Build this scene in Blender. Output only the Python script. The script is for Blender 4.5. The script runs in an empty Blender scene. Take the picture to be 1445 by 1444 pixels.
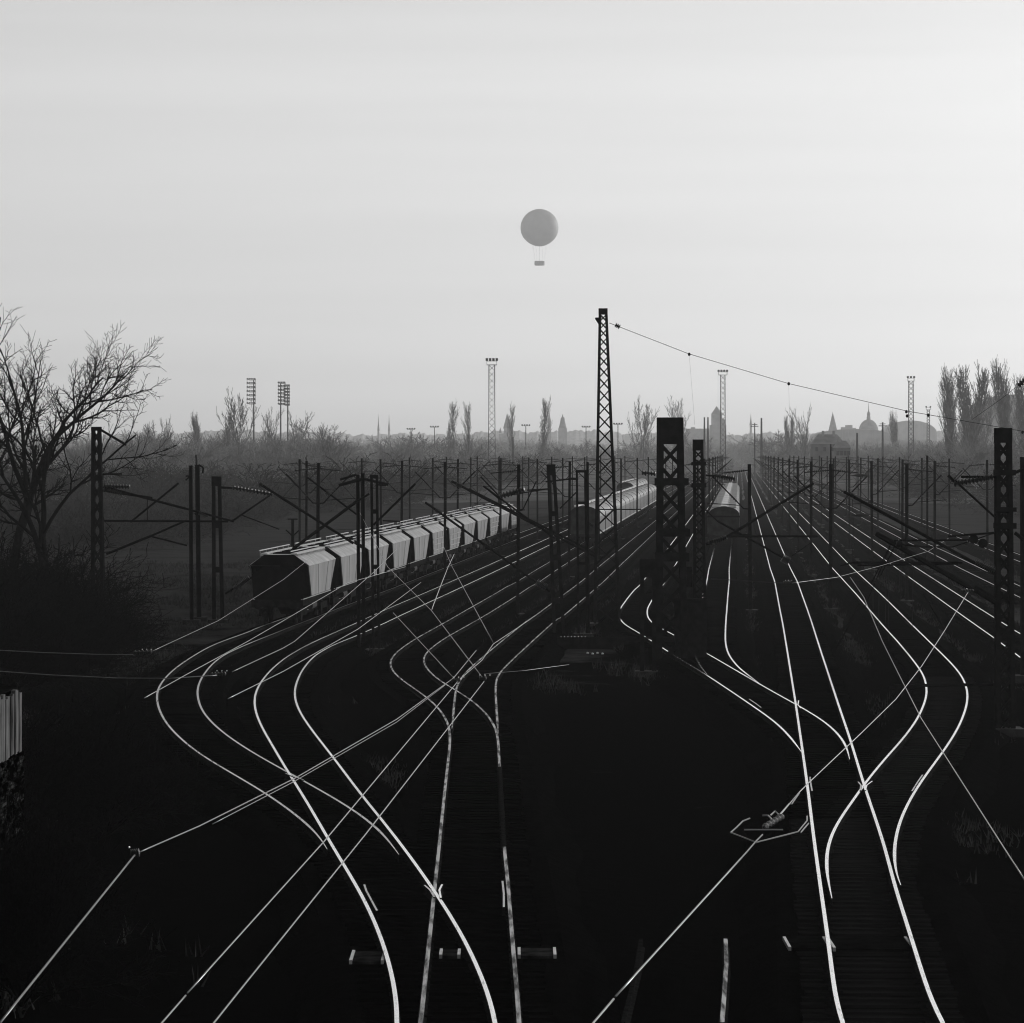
import bpy, math, random
import numpy as np
from mathutils import Vector, Matrix

random.seed(7); RNG = np.random.default_rng(7)
C = bpy.context.scene.collection
F, H, HOR, CX = 4800.0, 8.64, 638.0, 722.5      # focal length in photo pixels, eye height over the rails, horizon row, centre column
SL = 0.067                                       # the yard runs slightly to the right of the view axis
ZG = -0.5                                        # ground level (rail tops are z = 0)

# ------------------------------------------------------------------ helpers
def G(x, y, z=0.0):
    d = F*(H-z)/(y-HOR); return ((x-CX)*d/F, d, z)
def W(x, y, d):
    return ((x-CX)*d/F, d, H-(y-HOR)*d/F)
def tag(o, label=None, cat=None, group=None, kind=None):
    if label: o['label'] = label
    if cat: o['category'] = cat
    if group: o['group'] = group
    if kind: o['kind'] = kind
    return o
def empty(name, loc, label, cat, group=None):
    o = bpy.data.objects.new(name, None); C.objects.link(o); o.location = loc
    o.empty_display_size = 0.2
    return tag(o, label, cat, group)
def copy_tree(o, parent=None):
    c = o.copy(); C.objects.link(c)
    if parent is not None: c.parent = parent
    for ch in list(o.children): copy_tree(ch, c)
    return c
def link_mesh(name, V, Fc, mats, parent=None, midx=None, smooth=False):
    me = bpy.data.meshes.new(name); me.from_pydata(V, [], Fc)
    for m in (mats if isinstance(mats, (list, tuple)) else [mats]): me.materials.append(m)
    if midx is not None: me.polygons.foreach_set('material_index', midx)
    if smooth: me.polygons.foreach_set('use_smooth', [True]*len(Fc))
    me.update()
    o = bpy.data.objects.new(name, me); C.objects.link(o)
    if parent is not None: o.parent = parent
    return o
class MB:
    def __init__(s): s.v = []; s.f = []
    def add(s, v, f):
        n = len(s.v); s.v += [tuple(p) for p in v]; s.f += [tuple(i+n for i in q) for q in f]; return s
    def box(s, x0, x1, y0, y1, z0, z1):
        v = [(x, y, z) for z in (z0, z1) for y in (y0, y1) for x in (x0, x1)]
        return s.add(v, [(0,2,3,1),(4,5,7,6),(0,1,5,4),(2,6,7,3),(0,4,6,2),(1,3,7,5)])
    def bar(s, a, b, w, h=None, w2=None):
        a, b = Vector(a), Vector(b); d = (b-a)
        if d.length < 1e-6: return s
        d.normalize(); up = Vector((0,0,1)) if abs(d.z) < .9 else Vector((0,1,0))
        u = d.cross(up).normalized(); t = u.cross(d)
        h = h or w; k = (w2/w) if w2 else 1.0
        v = [a-u*w/2-t*h/2, a+u*w/2-t*h/2, a+u*w/2+t*h/2, a-u*w/2+t*h/2]
        v += [b-u*w*k/2-t*h*k/2, b+u*w*k/2-t*h*k/2, b+u*w*k/2+t*h*k/2, b-u*w*k/2+t*h*k/2]
        return s.add(v, [(0,1,2,3),(7,6,5,4),(0,4,5,1),(1,5,6,2),(2,6,7,3),(3,7,4,0)])
    def tube(s, pts, r, n=6):
        pts = [Vector(p) for p in pts]; N = len(pts); rs = r if isinstance(r, (list, tuple)) else [r]*N
        v = []; f = []
        for i, p in enumerate(pts):
            d = (pts[min(i+1, N-1)]-pts[max(i-1, 0)])
            d = d.normalized() if d.length > 1e-9 else Vector((0,0,1))
            up = Vector((0,0,1)) if abs(d.z) < .95 else Vector((0,1,0))
            u = d.cross(up).normalized(); t = u.cross(d)
            for k in range(n):
                a = 2*math.pi*(k+.5)/n; v.append(p+u*(rs[i]*math.cos(a))+t*(rs[i]*math.sin(a)))
        for i in range(N-1):
            for k in range(n):
                k2 = (k+1) % n; f.append((i*n+k, i*n+k2, (i+1)*n+k2, (i+1)*n+k))
        f.append(tuple(range(n-1, -1, -1))); f.append(tuple((N-1)*n+k for k in range(n)))
        return s.add(v, f)
    def ribbed(s, a, b, r, disks=9, n=8):        # string of insulator sheds
        a, b = Vector(a), Vector(b); pts = []; rs = []
        for k in range(disks):
            for q, rr in ((.1,.42),(.4,1.),(.6,1.),(.9,.42)):
                pts.append(a.lerp(b, (k+q)/disks)); rs.append(r*rr)
        return s.tube(pts, rs, n)
    def lathe(s, prof, c=(0,0,0), n=16):
        v = []; f = []; N = len(prof)
        for r, z in prof:
            for k in range(n):
                a = 2*math.pi*k/n; v.append((c[0]+r*math.cos(a), c[1]+r*math.sin(a), c[2]+z))
        for i in range(N-1):
            for k in range(n):
                k2 = (k+1) % n; f.append((i*n+k, i*n+k2, (i+1)*n+k2, (i+1)*n+k))
        f.append(tuple(range(n-1,-1,-1))); f.append(tuple((N-1)*n+k for k in range(n)))
        return s.add(v, f)
    def prism(s, poly, y0, y1):                  # polygon in x,z run along y
        n = len(poly); v = [(x, y0, z) for x, z in poly]+[(x, y1, z) for x, z in poly]
        f = [tuple(range(n)), tuple(range(2*n-1, n-1, -1))]
        f += [(i, i+n, (i+1) % n+n, (i+1) % n) for i in range(n)]
        return s.add(v, f)
    def build(s, name, mat, parent=None, smooth=False):
        v = s.v
        if parent is not None:
            L = parent.matrix_basis.translation.copy(); p = parent.parent
            while p is not None: L += p.matrix_basis.translation; p = p.parent
            if L.length: v = [(a-L.x, b-L.y, c-L.z) for a, b, c in v]
        return link_mesh(name, v, s.f, mat, parent, smooth=smooth)

# ------------------------------------------------------------------ materials (all neutral greys: the photograph is black and white)
def mat(name, base, rough=.8, metal=0., var=.35, scale=2., bump=0., bscale=None, spec=.3, stretch=None, detail=5.):
    m = bpy.data.materials.new(name); m.use_nodes = True; nt = m.node_tree; N = nt.nodes; L = nt.links
    b = N['Principled BSDF']; b.inputs['Roughness'].default_value = rough; b.inputs['Metallic'].default_value = metal
    b.inputs['Specular IOR Level'].default_value = spec
    tc = N.new('ShaderNodeTexCoord'); src = tc.outputs['Object']
    if stretch:
        mp = N.new('ShaderNodeMapping'); mp.inputs['Scale'].default_value = stretch; L.new(src, mp.inputs[0]); src = mp.outputs[0]
    nz = N.new('ShaderNodeTexNoise'); nz.inputs['Scale'].default_value = scale; nz.inputs['Detail'].default_value = detail
    L.new(src, nz.inputs['Vector'])
    cr = N.new('ShaderNodeValToRGB'); e = cr.color_ramp.elements
    lo, hi = base*(1-var), base*(1+var); e[0].color = (lo,lo,lo,1); e[1].color = (hi,hi,hi,1); e[0].position = .33; e[1].position = .67
    L.new(nz.outputs['Fac'], cr.inputs[0]); L.new(cr.outputs[0], b.inputs['Base Color'])
    if bump:
        n2 = N.new('ShaderNodeTexNoise'); n2.inputs['Scale'].default_value = bscale or scale*6; n2.inputs['Detail'].default_value = 6
        L.new(src, n2.inputs['Vector'])
        bp = N.new('ShaderNodeBump'); bp.inputs['Strength'].default_value = bump; bp.inputs['Distance'].default_value = .05
        L.new(n2.outputs['Fac'], bp.inputs['Height']); L.new(bp.outputs[0], b.inputs['Normal'])
    return m
STEEL = mat('painted_dark_steel', .012, .75, 0, .4, 3, spec=0.)
INSUL = mat('insulator_porcelain', .012, .45, 0, .3, 8, spec=.3)
WIREB = mat('polished_contact_wire', .30, .35, 1, .1, 2)
WIRED = mat('weathered_wire', .02, .7, 0, .2, 2, spec=.15)
WIREM = mat('galvanised_wire', .17, .4, 1, .1, 2)
RUST = mat('rail_side_rust', .012, .9, 0, .5, 6, spec=0.)
BALL = mat('ballast_stone', .0022, .95, 0, .7, 3, bump=1., bscale=14, spec=0.)
SLEEPW = mat('worn_sleeper_timber', .011, .8, 0, .95, .5, bump=.5, bscale=9, spec=0., stretch=(.5,2,1))
SLEEP = mat('sleeper_timber', .0025, .8, 0, .9, 1.5, bump=.5, bscale=9, spec=0., stretch=(1,6,1))
GRASS = mat('dry_grass_blades', .05, .8, 0, .5, 1.2, spec=0.)
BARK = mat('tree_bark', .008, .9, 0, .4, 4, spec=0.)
WOOD = mat('far_wood_hazed_bark', .42, .9, 0, .2, .1, spec=0.)  # bark lightened to hold distance haze in its colour; the ridge shares it
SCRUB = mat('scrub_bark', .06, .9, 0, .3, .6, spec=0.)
TWIG = mat('far_tree_hazed_bark', .22, .9, 0, .3, .6, spec=0.)  # bark paled so the far trees carry haze in their colour
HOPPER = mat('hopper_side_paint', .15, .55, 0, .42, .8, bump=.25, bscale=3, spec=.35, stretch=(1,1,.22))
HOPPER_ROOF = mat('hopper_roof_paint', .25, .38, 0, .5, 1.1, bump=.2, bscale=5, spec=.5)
HDARK = mat('shade_dark_sheet', .008, .85, 0, .5, 2, spec=0.)  # shade of the unlit wagon ends put into the colour; also other dark parts
UNDER = mat('grimy_underframe', .014, .8, 0, .6, 4, spec=0.)
RAILING = mat('worn_walkway_metal', .45, .35, 1, .2, 4)
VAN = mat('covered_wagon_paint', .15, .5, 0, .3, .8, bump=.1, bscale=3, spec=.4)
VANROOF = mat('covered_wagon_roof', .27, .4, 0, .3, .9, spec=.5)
VEND = mat('covered_wagon_end_shade', .03, .8, 0, .4, 1.5, spec=0.)  # darker than the sides: shade on the ends is in the colour
CONC = mat('weathered_concrete', .03, .85, 0, .4, 2.5, bump=.4, spec=.15)
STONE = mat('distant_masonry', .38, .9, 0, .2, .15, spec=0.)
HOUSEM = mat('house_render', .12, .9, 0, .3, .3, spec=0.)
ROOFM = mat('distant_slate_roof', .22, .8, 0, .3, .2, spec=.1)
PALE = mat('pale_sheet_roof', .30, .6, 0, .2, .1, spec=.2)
GALV = mat('galvanised_lattice', .10, .6, .0, .2, .5, spec=.2)
PLANK = mat('weathered_planks', .085, .85, 0, .97, 1.6, bump=.8, bscale=7, spec=.05, stretch=(3,2.2,.5), detail=8)
BRICK = None
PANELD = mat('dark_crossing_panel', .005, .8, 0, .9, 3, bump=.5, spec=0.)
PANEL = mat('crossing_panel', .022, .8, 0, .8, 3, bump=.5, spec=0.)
ENVELOPE = mat('balloon_envelope', .30, .6, 0, .1, .1, spec=.2)

def rail_mat(name, base, r0, r1, spots, stretch=(14, 1.1, 1)):
    m = bpy.data.materials.new(name); m.use_nodes = True; nt = m.node_tree; N = nt.nodes; L = nt.links
    b = N['Principled BSDF']
    tc = N.new('ShaderNodeTexCoord'); mp = N.new('ShaderNodeMapping'); mp.inputs['Scale'].default_value = stretch
    L.new(tc.outputs['Object'], mp.inputs[0])
    nz = N.new('ShaderNodeTexNoise'); nz.inputs['Scale'].default_value = 1.6; nz.inputs['Detail'].default_value = 6; L.new(mp.outputs[0], nz.inputs['Vector'])
    cr = N.new('ShaderNodeValToRGB'); e = cr.color_ramp.elements
    e[0].position = spots-.09; e[1].position = spots+.09; e[0].color = (0,0,0,1); e[1].color = (1,1,1,1)
    L.new(nz.outputs['Fac'], cr.inputs[0])
    mx = N.new('ShaderNodeMix'); mx.data_type = 'RGBA'; L.new(cr.outputs[0], mx.inputs['Factor'])
    mx.inputs['A'].default_value = (.03,.03,.03,1); mx.inputs['B'].default_value = (base,base,base,1)
    L.new(mx.outputs['Result'], b.inputs['Base Color']); L.new(cr.outputs[0], b.inputs['Metallic'])
    mr = N.new('ShaderNodeMapRange'); mr.inputs['To Min'].default_value = r1; mr.inputs['To Max'].default_value = r0
    L.new(cr.outputs[0], mr.inputs['Value']); L.new(mr.outputs[0], b.inputs['Roughness'])
    return m
POL = rail_mat('polished_rail_head', .95, .2, .55, .30)
DULL = rail_mat('dull_rail_head', .5, .33, .7, .34)
RSTY = rail_mat('rust_spotted_rail_head', .45, .36, .8, .48, (5, .45, 1))

def brick_mat():
    m = bpy.data.materials.new('old_brick'); m.use_nodes = True; nt = m.node_tree; N = nt.nodes; L = nt.links
    b = N['Principled BSDF']; b.inputs['Roughness'].default_value = .9; b.inputs['Specular IOR Level'].default_value = 0
    tc = N.new('ShaderNodeTexCoord'); mp = N.new('ShaderNodeMapping'); mp.inputs['Rotation'].default_value = (math.pi/2, 0, math.pi/2)
    sx = N.new('ShaderNodeSeparateXYZ'); cb = N.new('ShaderNodeCombineXYZ'); L.new(tc.outputs['Object'], sx.inputs[0])
    L.new(sx.outputs['Y'], cb.inputs['X']); L.new(sx.outputs['Z'], cb.inputs['Y'])
    br = N.new('ShaderNodeTexBrick'); br.inputs['Scale'].default_value = 3.6; br.inputs['Color1'].default_value = (.09,.09,.09,1)
    br.inputs['Color2'].default_value = (.004,.004,.004,1); br.inputs['Mortar'].default_value = (.01,.01,.01,1); br.inputs['Mortar Size'].default_value = .03
    L.new(cb.outputs[0], br.inputs['Vector'])
    nz = N.new('ShaderNodeTexNoise'); m9 = N.new('ShaderNodeMapping'); m9.inputs['Scale'].default_value = (1,.22,1); L.new(tc.outputs['Object'], m9.inputs[0]); nz.inputs['Scale'].default_value = 5; nz.inputs['Detail'].default_value = 8; nz.inputs['Roughness'].default_value = .75; L.new(m9.outputs[0], nz.inputs['Vector'])
    cr = N.new('ShaderNodeValToRGB'); cr.color_ramp.elements[0].position = .50; cr.color_ramp.elements[1].position = .64
    L.new(nz.outputs['Fac'], cr.inputs[0])
    mx = N.new('ShaderNodeMix'); mx.data_type = 'RGBA'; mx.blend_type = 'MULTIPLY'; mx.inputs['Factor'].default_value = 1.
    L.new(br.outputs['Color'], mx.inputs['A']); L.new(cr.outputs[0], mx.inputs['B']); L.new(mx.outputs['Result'], b.inputs['Base Color'])
    return m
BRICK = brick_mat()

def ground_mat():
    m = bpy.data.materials.new('yard_ground'); m.use_nodes = True; nt = m.node_tree; N = nt.nodes; L = nt.links
    b = N['Principled BSDF']; b.inputs['Roughness'].default_value = 1; b.inputs['Specular IOR Level'].default_value = 0
    tc = N.new('ShaderNodeTexCoord')
    n1 = N.new('ShaderNodeTexNoise'); n1.inputs['Scale'].default_value = .16; n1.inputs['Detail'].default_value = 8; n1.inputs['Roughness'].default_value = .65
    n2 = N.new('ShaderNodeTexNoise'); n2.inputs['Scale'].default_value = 2.2; n2.inputs['Detail'].default_value = 6
    L.new(tc.outputs['Object'], n1.inputs['Vector']); L.new(tc.outputs['Object'], n2.inputs['Vector'])
    sx = N.new('ShaderNodeSeparateXYZ'); L.new(tc.outputs['Object'], sx.inputs[0])
    mr = N.new('ShaderNodeMapRange'); mr.inputs['From Min'].default_value = 128; mr.inputs['From Max'].default_value = 182   # darker near the camera, lighter grass in the yard
    mr.inputs['To Min'].default_value = -.30; mr.inputs['To Max'].default_value = .15; L.new(sx.outputs['Y'], mr.inputs['Value'])
    ad = N.new('ShaderNodeMath'); L.new(n1.outputs['Fac'], ad.inputs[0]); L.new(mr.outputs[0], ad.inputs[1])
    a2 = N.new('ShaderNodeMath'); a2.operation = 'MULTIPLY_ADD'; a2.inputs[1].default_value = .25; L.new(n2.outputs['Fac'], a2.inputs[0]); L.new(ad.outputs[0], a2.inputs[2])
    cr = N.new('ShaderNodeValToRGB'); e = cr.color_ramp.elements
    e[0].position = .50; e[0].color = (.002,.002,.002,1); e[1].position = .80; e[1].color = (.05,.05,.05,1)
    q = e.new(.62); q.color = (.03,.03,.03,1)
    L.new(a2.outputs[0], cr.inputs[0]); L.new(cr.outputs[0], b.inputs['Base Color'])
    bp = N.new('ShaderNodeBump'); bp.inputs['Strength'].default_value = .6; bp.inputs['Distance'].default_value = .1
    L.new(n2.outputs['Fac'], bp.inputs['Height']); L.new(bp.outputs[0], b.inputs['Normal'])
    return m

# ------------------------------------------------------------------ camera, world, sun, render settings
scn = bpy.context.scene
cam = bpy.data.cameras.new('camera'); co = bpy.data.objects.new('camera', cam); C.objects.link(co)
co.location = (0, 0, H); co.rotation_euler = (math.pi/2, 0, 0)
cam.sensor_width = 36; cam.lens = F/1445*36; cam.shift_y = -(722-HOR)/1445; cam.clip_start = 1; cam.clip_end = 20000
scn.camera = co
AZ, EL = math.radians(50), math.radians(13)      # sun ahead and to the right
w = bpy.data.worlds.new('World'); scn.world = w; w.use_nodes = True
N = w.node_tree.nodes; L = w.node_tree.links; bg = N['Background']
sky = N.new('ShaderNodeTexSky'); sky.sky_type = 'NISHITA'; sky.sun_disc = False
sky.sun_elevation = EL; sky.sun_rotation = AZ; sky.air_density = 1.0; sky.dust_density = 3.0; sky.ozone_density = 1.0
bw = N.new('ShaderNodeRGBToBW'); L.new(sky.outputs[0], bw.inputs[0])
tc = N.new('ShaderNodeTexCoord'); mp = N.new('ShaderNodeMapping'); mp.inputs['Scale'].default_value = (3, 3, 60); mp.inputs['Rotation'].default_value = (0, .012, 0)
nz = N.new('ShaderNodeTexNoise'); nz.inputs['Scale'].default_value = 1.3; nz.inputs['Detail'].default_value = 5
L.new(tc.outputs['Generated'], mp.inputs[0]); L.new(mp.outputs[0], nz.inputs['Vector'])
mr = N.new('ShaderNodeMapRange'); mr.inputs['From Min'].default_value = .3; mr.inputs['From Max'].default_value = .7
mr.inputs['To Min'].default_value = .93; mr.inputs['To Max'].default_value = 1.07; L.new(nz.outputs['Fac'], mr.inputs['Value'])
mu = N.new('ShaderNodeMath'); mu.operation = 'MULTIPLY'; L.new(bw.outputs[0], mu.inputs[0]); L.new(mr.outputs[0], mu.inputs[1])
pw = N.new('ShaderNodeMath'); pw.operation = 'POWER'; pw.inputs[1].default_value = .55; L.new(mu.outputs[0], pw.inputs[0])   # power curve evens the sky; overhead dimmed, horizon raised to shape the light
sz = N.new('ShaderNodeSeparateXYZ'); L.new(tc.outputs['Generated'], sz.inputs[0])
el = N.new('ShaderNodeMapRange'); el.inputs['From Min'].default_value = .12; el.inputs['From Max'].default_value = .8; el.inputs['To Min'].default_value = 1.; el.inputs['To Max'].default_value = .4
L.new(sz.outputs['Z'], el.inputs['Value'])
m2_ = N.new('ShaderNodeMath'); m2_.operation = 'MULTIPLY'; L.new(pw.outputs[0], m2_.inputs[0]); L.new(el.outputs[0], m2_.inputs[1])
lo = N.new('ShaderNodeMapRange'); lo.inputs['From Min'].default_value = 0; lo.inputs['From Max'].default_value = .13; lo.inputs['To Min'].default_value = 1.36; lo.inputs['To Max'].default_value = 1.
L.new(sz.outputs['Z'], lo.inputs['Value'])
m3_ = N.new('ShaderNodeMath'); m3_.operation = 'MULTIPLY'; L.new(m2_.outputs[0], m3_.inputs[0]); L.new(lo.outputs[0], m3_.inputs[1])
l2_ = N.new('ShaderNodeMapRange'); l2_.inputs['From Min'].default_value = 0; l2_.inputs['From Max'].default_value = .06; l2_.inputs['To Min'].default_value = 1.22; l2_.inputs['To Max'].default_value = 1.
L.new(sz.outputs['Z'], l2_.inputs['Value'])
m4_ = N.new('ShaderNodeMath'); m4_.operation = 'MULTIPLY'; L.new(m3_.outputs[0], m4_.inputs[0]); L.new(l2_.outputs[0], m4_.inputs[1])
L.new(m4_.outputs[0], bg.inputs['Color']); bg.inputs['Strength'].default_value = .35
sun = bpy.data.lights.new('sun', 'SUN'); sun.energy = 2.2; sun.angle = math.radians(.5); sun.color = (1, .995, .99)
so = bpy.data.objects.new('sun', sun); C.objects.link(so)
sd = Vector((math.sin(AZ)*math.cos(EL), math.cos(AZ)*math.cos(EL), math.sin(EL)))
so.rotation_euler = (-sd).to_track_quat('-Z', 'Y').to_euler(); so.location = (60, 40, 60)
vs = scn.view_settings; vs.view_transform = 'Standard'; vs.look = 'None'; vs.exposure = 0; vs.gamma = 1; vs.use_curve_mapping = False
scn.cycles.use_denoising = True; scn.cycles.filter_width = 1.1; scn.cycles.volume_bounces = 1; scn.cycles.max_bounces = 6; scn.cycles.diffuse_bounces = 2
scn.cycles.transparent_max_bounces = 16

# ------------------------------------------------------------------ the ground
def build_ground():
    xs = sorted(set([-3100,-1500,-900,-500,-300,-200] + list(np.arange(-140, 141, 4)) + [200,300,500,900,1500,3100]))
    ys = list(np.arange(-30, 120, 3)) + list(np.arange(120, 420, 8)) + [450,500,560,640,740,860,1000,1300,1700,2300,3000,4500,6400]
    V = []; Fc = []
    for y in ys:
        for x in xs:
            dz = .05*math.sin(x*.37+y*.21)+.04*math.sin(x*.9-y*.13)
            V.append((x, y, ZG-.05+dz))
    n = len(xs)
    for j in range(len(ys)-1):
        for i in range(n-1): Fc.append((j*n+i, j*n+i+1, (j+1)*n+i+1, (j+1)*n+i))
    o = link_mesh('ground', V, Fc, ground_mat(), smooth=True); tag(o, 'dark ground and grass of the railway yard', None, None, 'structure')
build_ground()

MIST_GROUND = mat('pale_mist_ground', .11, 1., 0, .45, .02, spec=0.)  # mist over the far ground put into this paler colour
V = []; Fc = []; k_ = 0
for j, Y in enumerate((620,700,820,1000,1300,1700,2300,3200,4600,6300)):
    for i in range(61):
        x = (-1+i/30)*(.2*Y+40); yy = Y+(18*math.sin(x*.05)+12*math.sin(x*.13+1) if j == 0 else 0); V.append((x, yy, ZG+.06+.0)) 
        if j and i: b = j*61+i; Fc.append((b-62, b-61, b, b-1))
tag(link_mesh('mist_ground', V, Fc, MIST_GROUND), 'pale ground beyond the end of the yard, mist painted into its colour', None, None, 'structure')

# ------------------------------------------------------------------ tracks, traced on the ground
X303 = dict(A=-2.5, B=1.85, C=6.1, D=10.4, E=14.6, F=18.75, G=23.3, H=27.95, I=32.7, J=37.2, K=43.2)
def line_x(k, Y): return X303[k]+SL*(Y-303.0)
TR = {
 'A': dict(L=[(360,889),(332,898),(299,910),(266,929),(241,947),(223,968),(220,986),(226,1006),(238,1026),(274,1059),(321,1087),(374,1117),(411,1143),(435,1162),(459,1183),(469,1198)],
           R=[(483,856),(440,873),(405,886),(350,908),(318,922),(299,936),(283,957),(277,975),(283,1001),(299,1020),(319,1037),(357,1062),(386,1078),(425,1099),(461,1119),(500,1142),(527,1160),(545,1177),(559,1197),(563,1205)], m='d'),
 'B': dict(L=[(687,800),(613,833),(566,853),(527,869),(505,879),(466,896),(433,911),(405,926),(383,944),(367,963),(358,983),(360,1004),(368,1024),(405,1087),(433,1131),(472,1199),(483,1217),(507,1255),(531,1302),(550,1355),(559,1398),(567,1443)],
           R=[(710,800),(655,825),(594,853),(544,878),(505,896),(466,911),(441,927),(425,947),(416,969),(415,984),(422,1004),(439,1029),(469,1067),(511,1123),(544,1163),(572,1199),(590,1224),(614,1258),(640,1298),(659,1329),(684,1386),(706,1443)], m='p'),
 'C': dict(L=[(728,822),(663,860),(624,882),(588,901),(566,915),(552,927),(549,937),(555,950),(572,963),(599,981),(616,995),(627,1009),(634,1022),(636,1038),(633,1069),(627,1121),(619,1202),(614,1245),(609,1298),(602,1362),(596,1419),(595,1443)],
           R=[(750,825),(728,840),(674,873),(627,900),(608,914),(597,926),(597,936),(608,951),(627,965),(646,975),(663,986),(680,999),(693,1015),(702,1030),(703,1044),(705,1083),(711,1195),(716,1233),(720,1291),(725,1348),(731,1414),(734,1443)], m='r'),
 'D': dict(L=[(905,753),(841,805),(741,879),(705,907),(677,930),(655,950),(644,966),(641,991),(639,1013),(638,1030)],
           R=[(784,873),(750,905),(710,943),(700,955),(699,972),(701,1005),(703,1035)], m='r'),
 'E': dict(L=[(904,824),(877,858),(874,871),(880,880),(904,894),(924,907),(960,930),(994,950),(1045,984),(1096,1019),(1120,1044),(1134,1066)],
           R=[(929,829),(920,842),(911,860),(913,871),(923,882),(942,891),(998,922),(1060,958),(1100,981),(1123,993),(1167,1019),(1192,1044),(1198,1060),(1199,1071)], m='p'),
 'F': dict(L=[(1009,779),(1005,800),(996,829),(991,850),(985,872),(981,895),(979,910),(981,926),(988,940),(1000,953)],
           R=[(1033,779),(1030,800),(1025,847),(1023,886),(1023,905),(1027,922),(1041,941),(1060,955),(1071,963)], m='p'),
 'G': dict(L=[(1081,775),(1094,818),(1105,879),(1111,919),(1123,994),(1131,1049),(1140,1113),(1149,1188),(1161,1274),(1171,1343),(1178,1404),(1180,1443)],
           R=[(1106,785),(1124,821),(1145,879),(1164,936),(1183,994),(1200,1044),(1219,1107),(1239,1166),(1250,1199),(1261,1246),(1271,1277),(1289,1332),(1322,1443)], m='p'),
 'H': dict(L=[(1175,800),(1214,843),(1244,880),(1267,905),(1289,932),(1303,951),(1308,968),(1308,983),(1297,1011),(1278,1038),(1250,1069),(1222,1102),(1211,1119),(1189,1149),(1172,1174),(1166,1195),(1163,1216),(1167,1241),(1174,1267)],
           R=[(1200,800),(1239,836),(1283,878),(1314,908),(1341,934),(1358,954),(1366,975),(1365,994),(1355,1022),(1339,1049),(1314,1083),(1294,1110),(1278,1138),(1264,1171),(1261,1199),(1260,1216),(1264,1249)], m='p'),
 'I': dict(L=[(1264,800),(1339,855),(1405,901),(1444,930)], R=[(1291,800),(1361,844),(1405,872),(1445,897)], m='p'),
 'J': dict(L=[(1256,752),(1355,803),(1405,826),(1445,845)], R=[(1278,752),(1342,780),(1413,814),(1445,829)], m='d'),
 'K': dict(L=[], R=[], m='d'),
}
LAB = {
 'A':'dull railway track under the hopper train, swinging far left and merging into its brighter neighbour',
 'B':'bright railway track curving in an S from the yard to the bottom left foreground',
 'C':'rust-spotted railway track running straight down the lower middle below a tight double bend',
 'D':'short railway branch joining the rust-spotted track left of the black central ground',
 'E':'railway track crossing from the tall lattice mast to the right, joining the straight bright track',
 'F':'railway track with the blunt-ended covered train, bending right into the crossing track',
 'G':'bright, nearly straight railway track running up the right middle to the vanishing point',
 'H':'bright railway track bulging right beside the straight one before rejoining it',
 'I':'bright railway track passing behind the dark lattice mast near the right edge',
 'J':'thin railway track next to last on the right, beyond the bulging one',
 'K':'faintest railway track, outermost on the right beside the scrub'}
GA = .7525
PROF = [(-.036,0),(.036,0),(.036,-.04),(.010,-.05),(.010,-.14),(.07,-.16),(.07,-.172),(-.07,-.172),(-.07,-.16),(-.010,-.14),(-.010,-.05),(-.036,-.04)]
def rail_obj(XY, parent, headmat, dz, name='rail', taper=0, wf=1., dark_span=(0, 0)):
    V = []; Fc = []; mi = []; n = len(PROF); yn = min(q[1] for q in XY)
    for x, y in XY:
        f = wf*(min(1., .22+.78*(y-yn)/taper) if taper else 1.)
        for px, pz in PROF: V.append((x+px*f, y, pz+dz))
    for i in range(len(XY)-1):
        for k in range(n):
            k2 = (k+1) % n; Fc.append((i*n+k, i*n+k2, (i+1)*n+k2, (i+1)*n+k)); mi.append(0 if k == 0 and not dark_span[0] < XY[i][1] < dark_span[1] else 1)
    Fc.append(tuple(range(n))); mi.append(1); Fc.append(tuple((len(XY)-1)*n+k for k in range(n-1, -1, -1))); mi.append(1)
    return link_mesh(name, V, Fc, [headmat, RUST], parent, mi)
sl_me = None
CENT = {}
def gauss(x, s):
    r = int(3*s); k = np.exp(-.5*(np.arange(-r, r+1)/s)**2); k /= k.sum()
    xp = np.concatenate([2*x[0]-x[r:0:-1], x, 2*x[-1]-x[-2:-r-2:-1]])
    return np.convolve(xp, k, 'valid')
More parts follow.
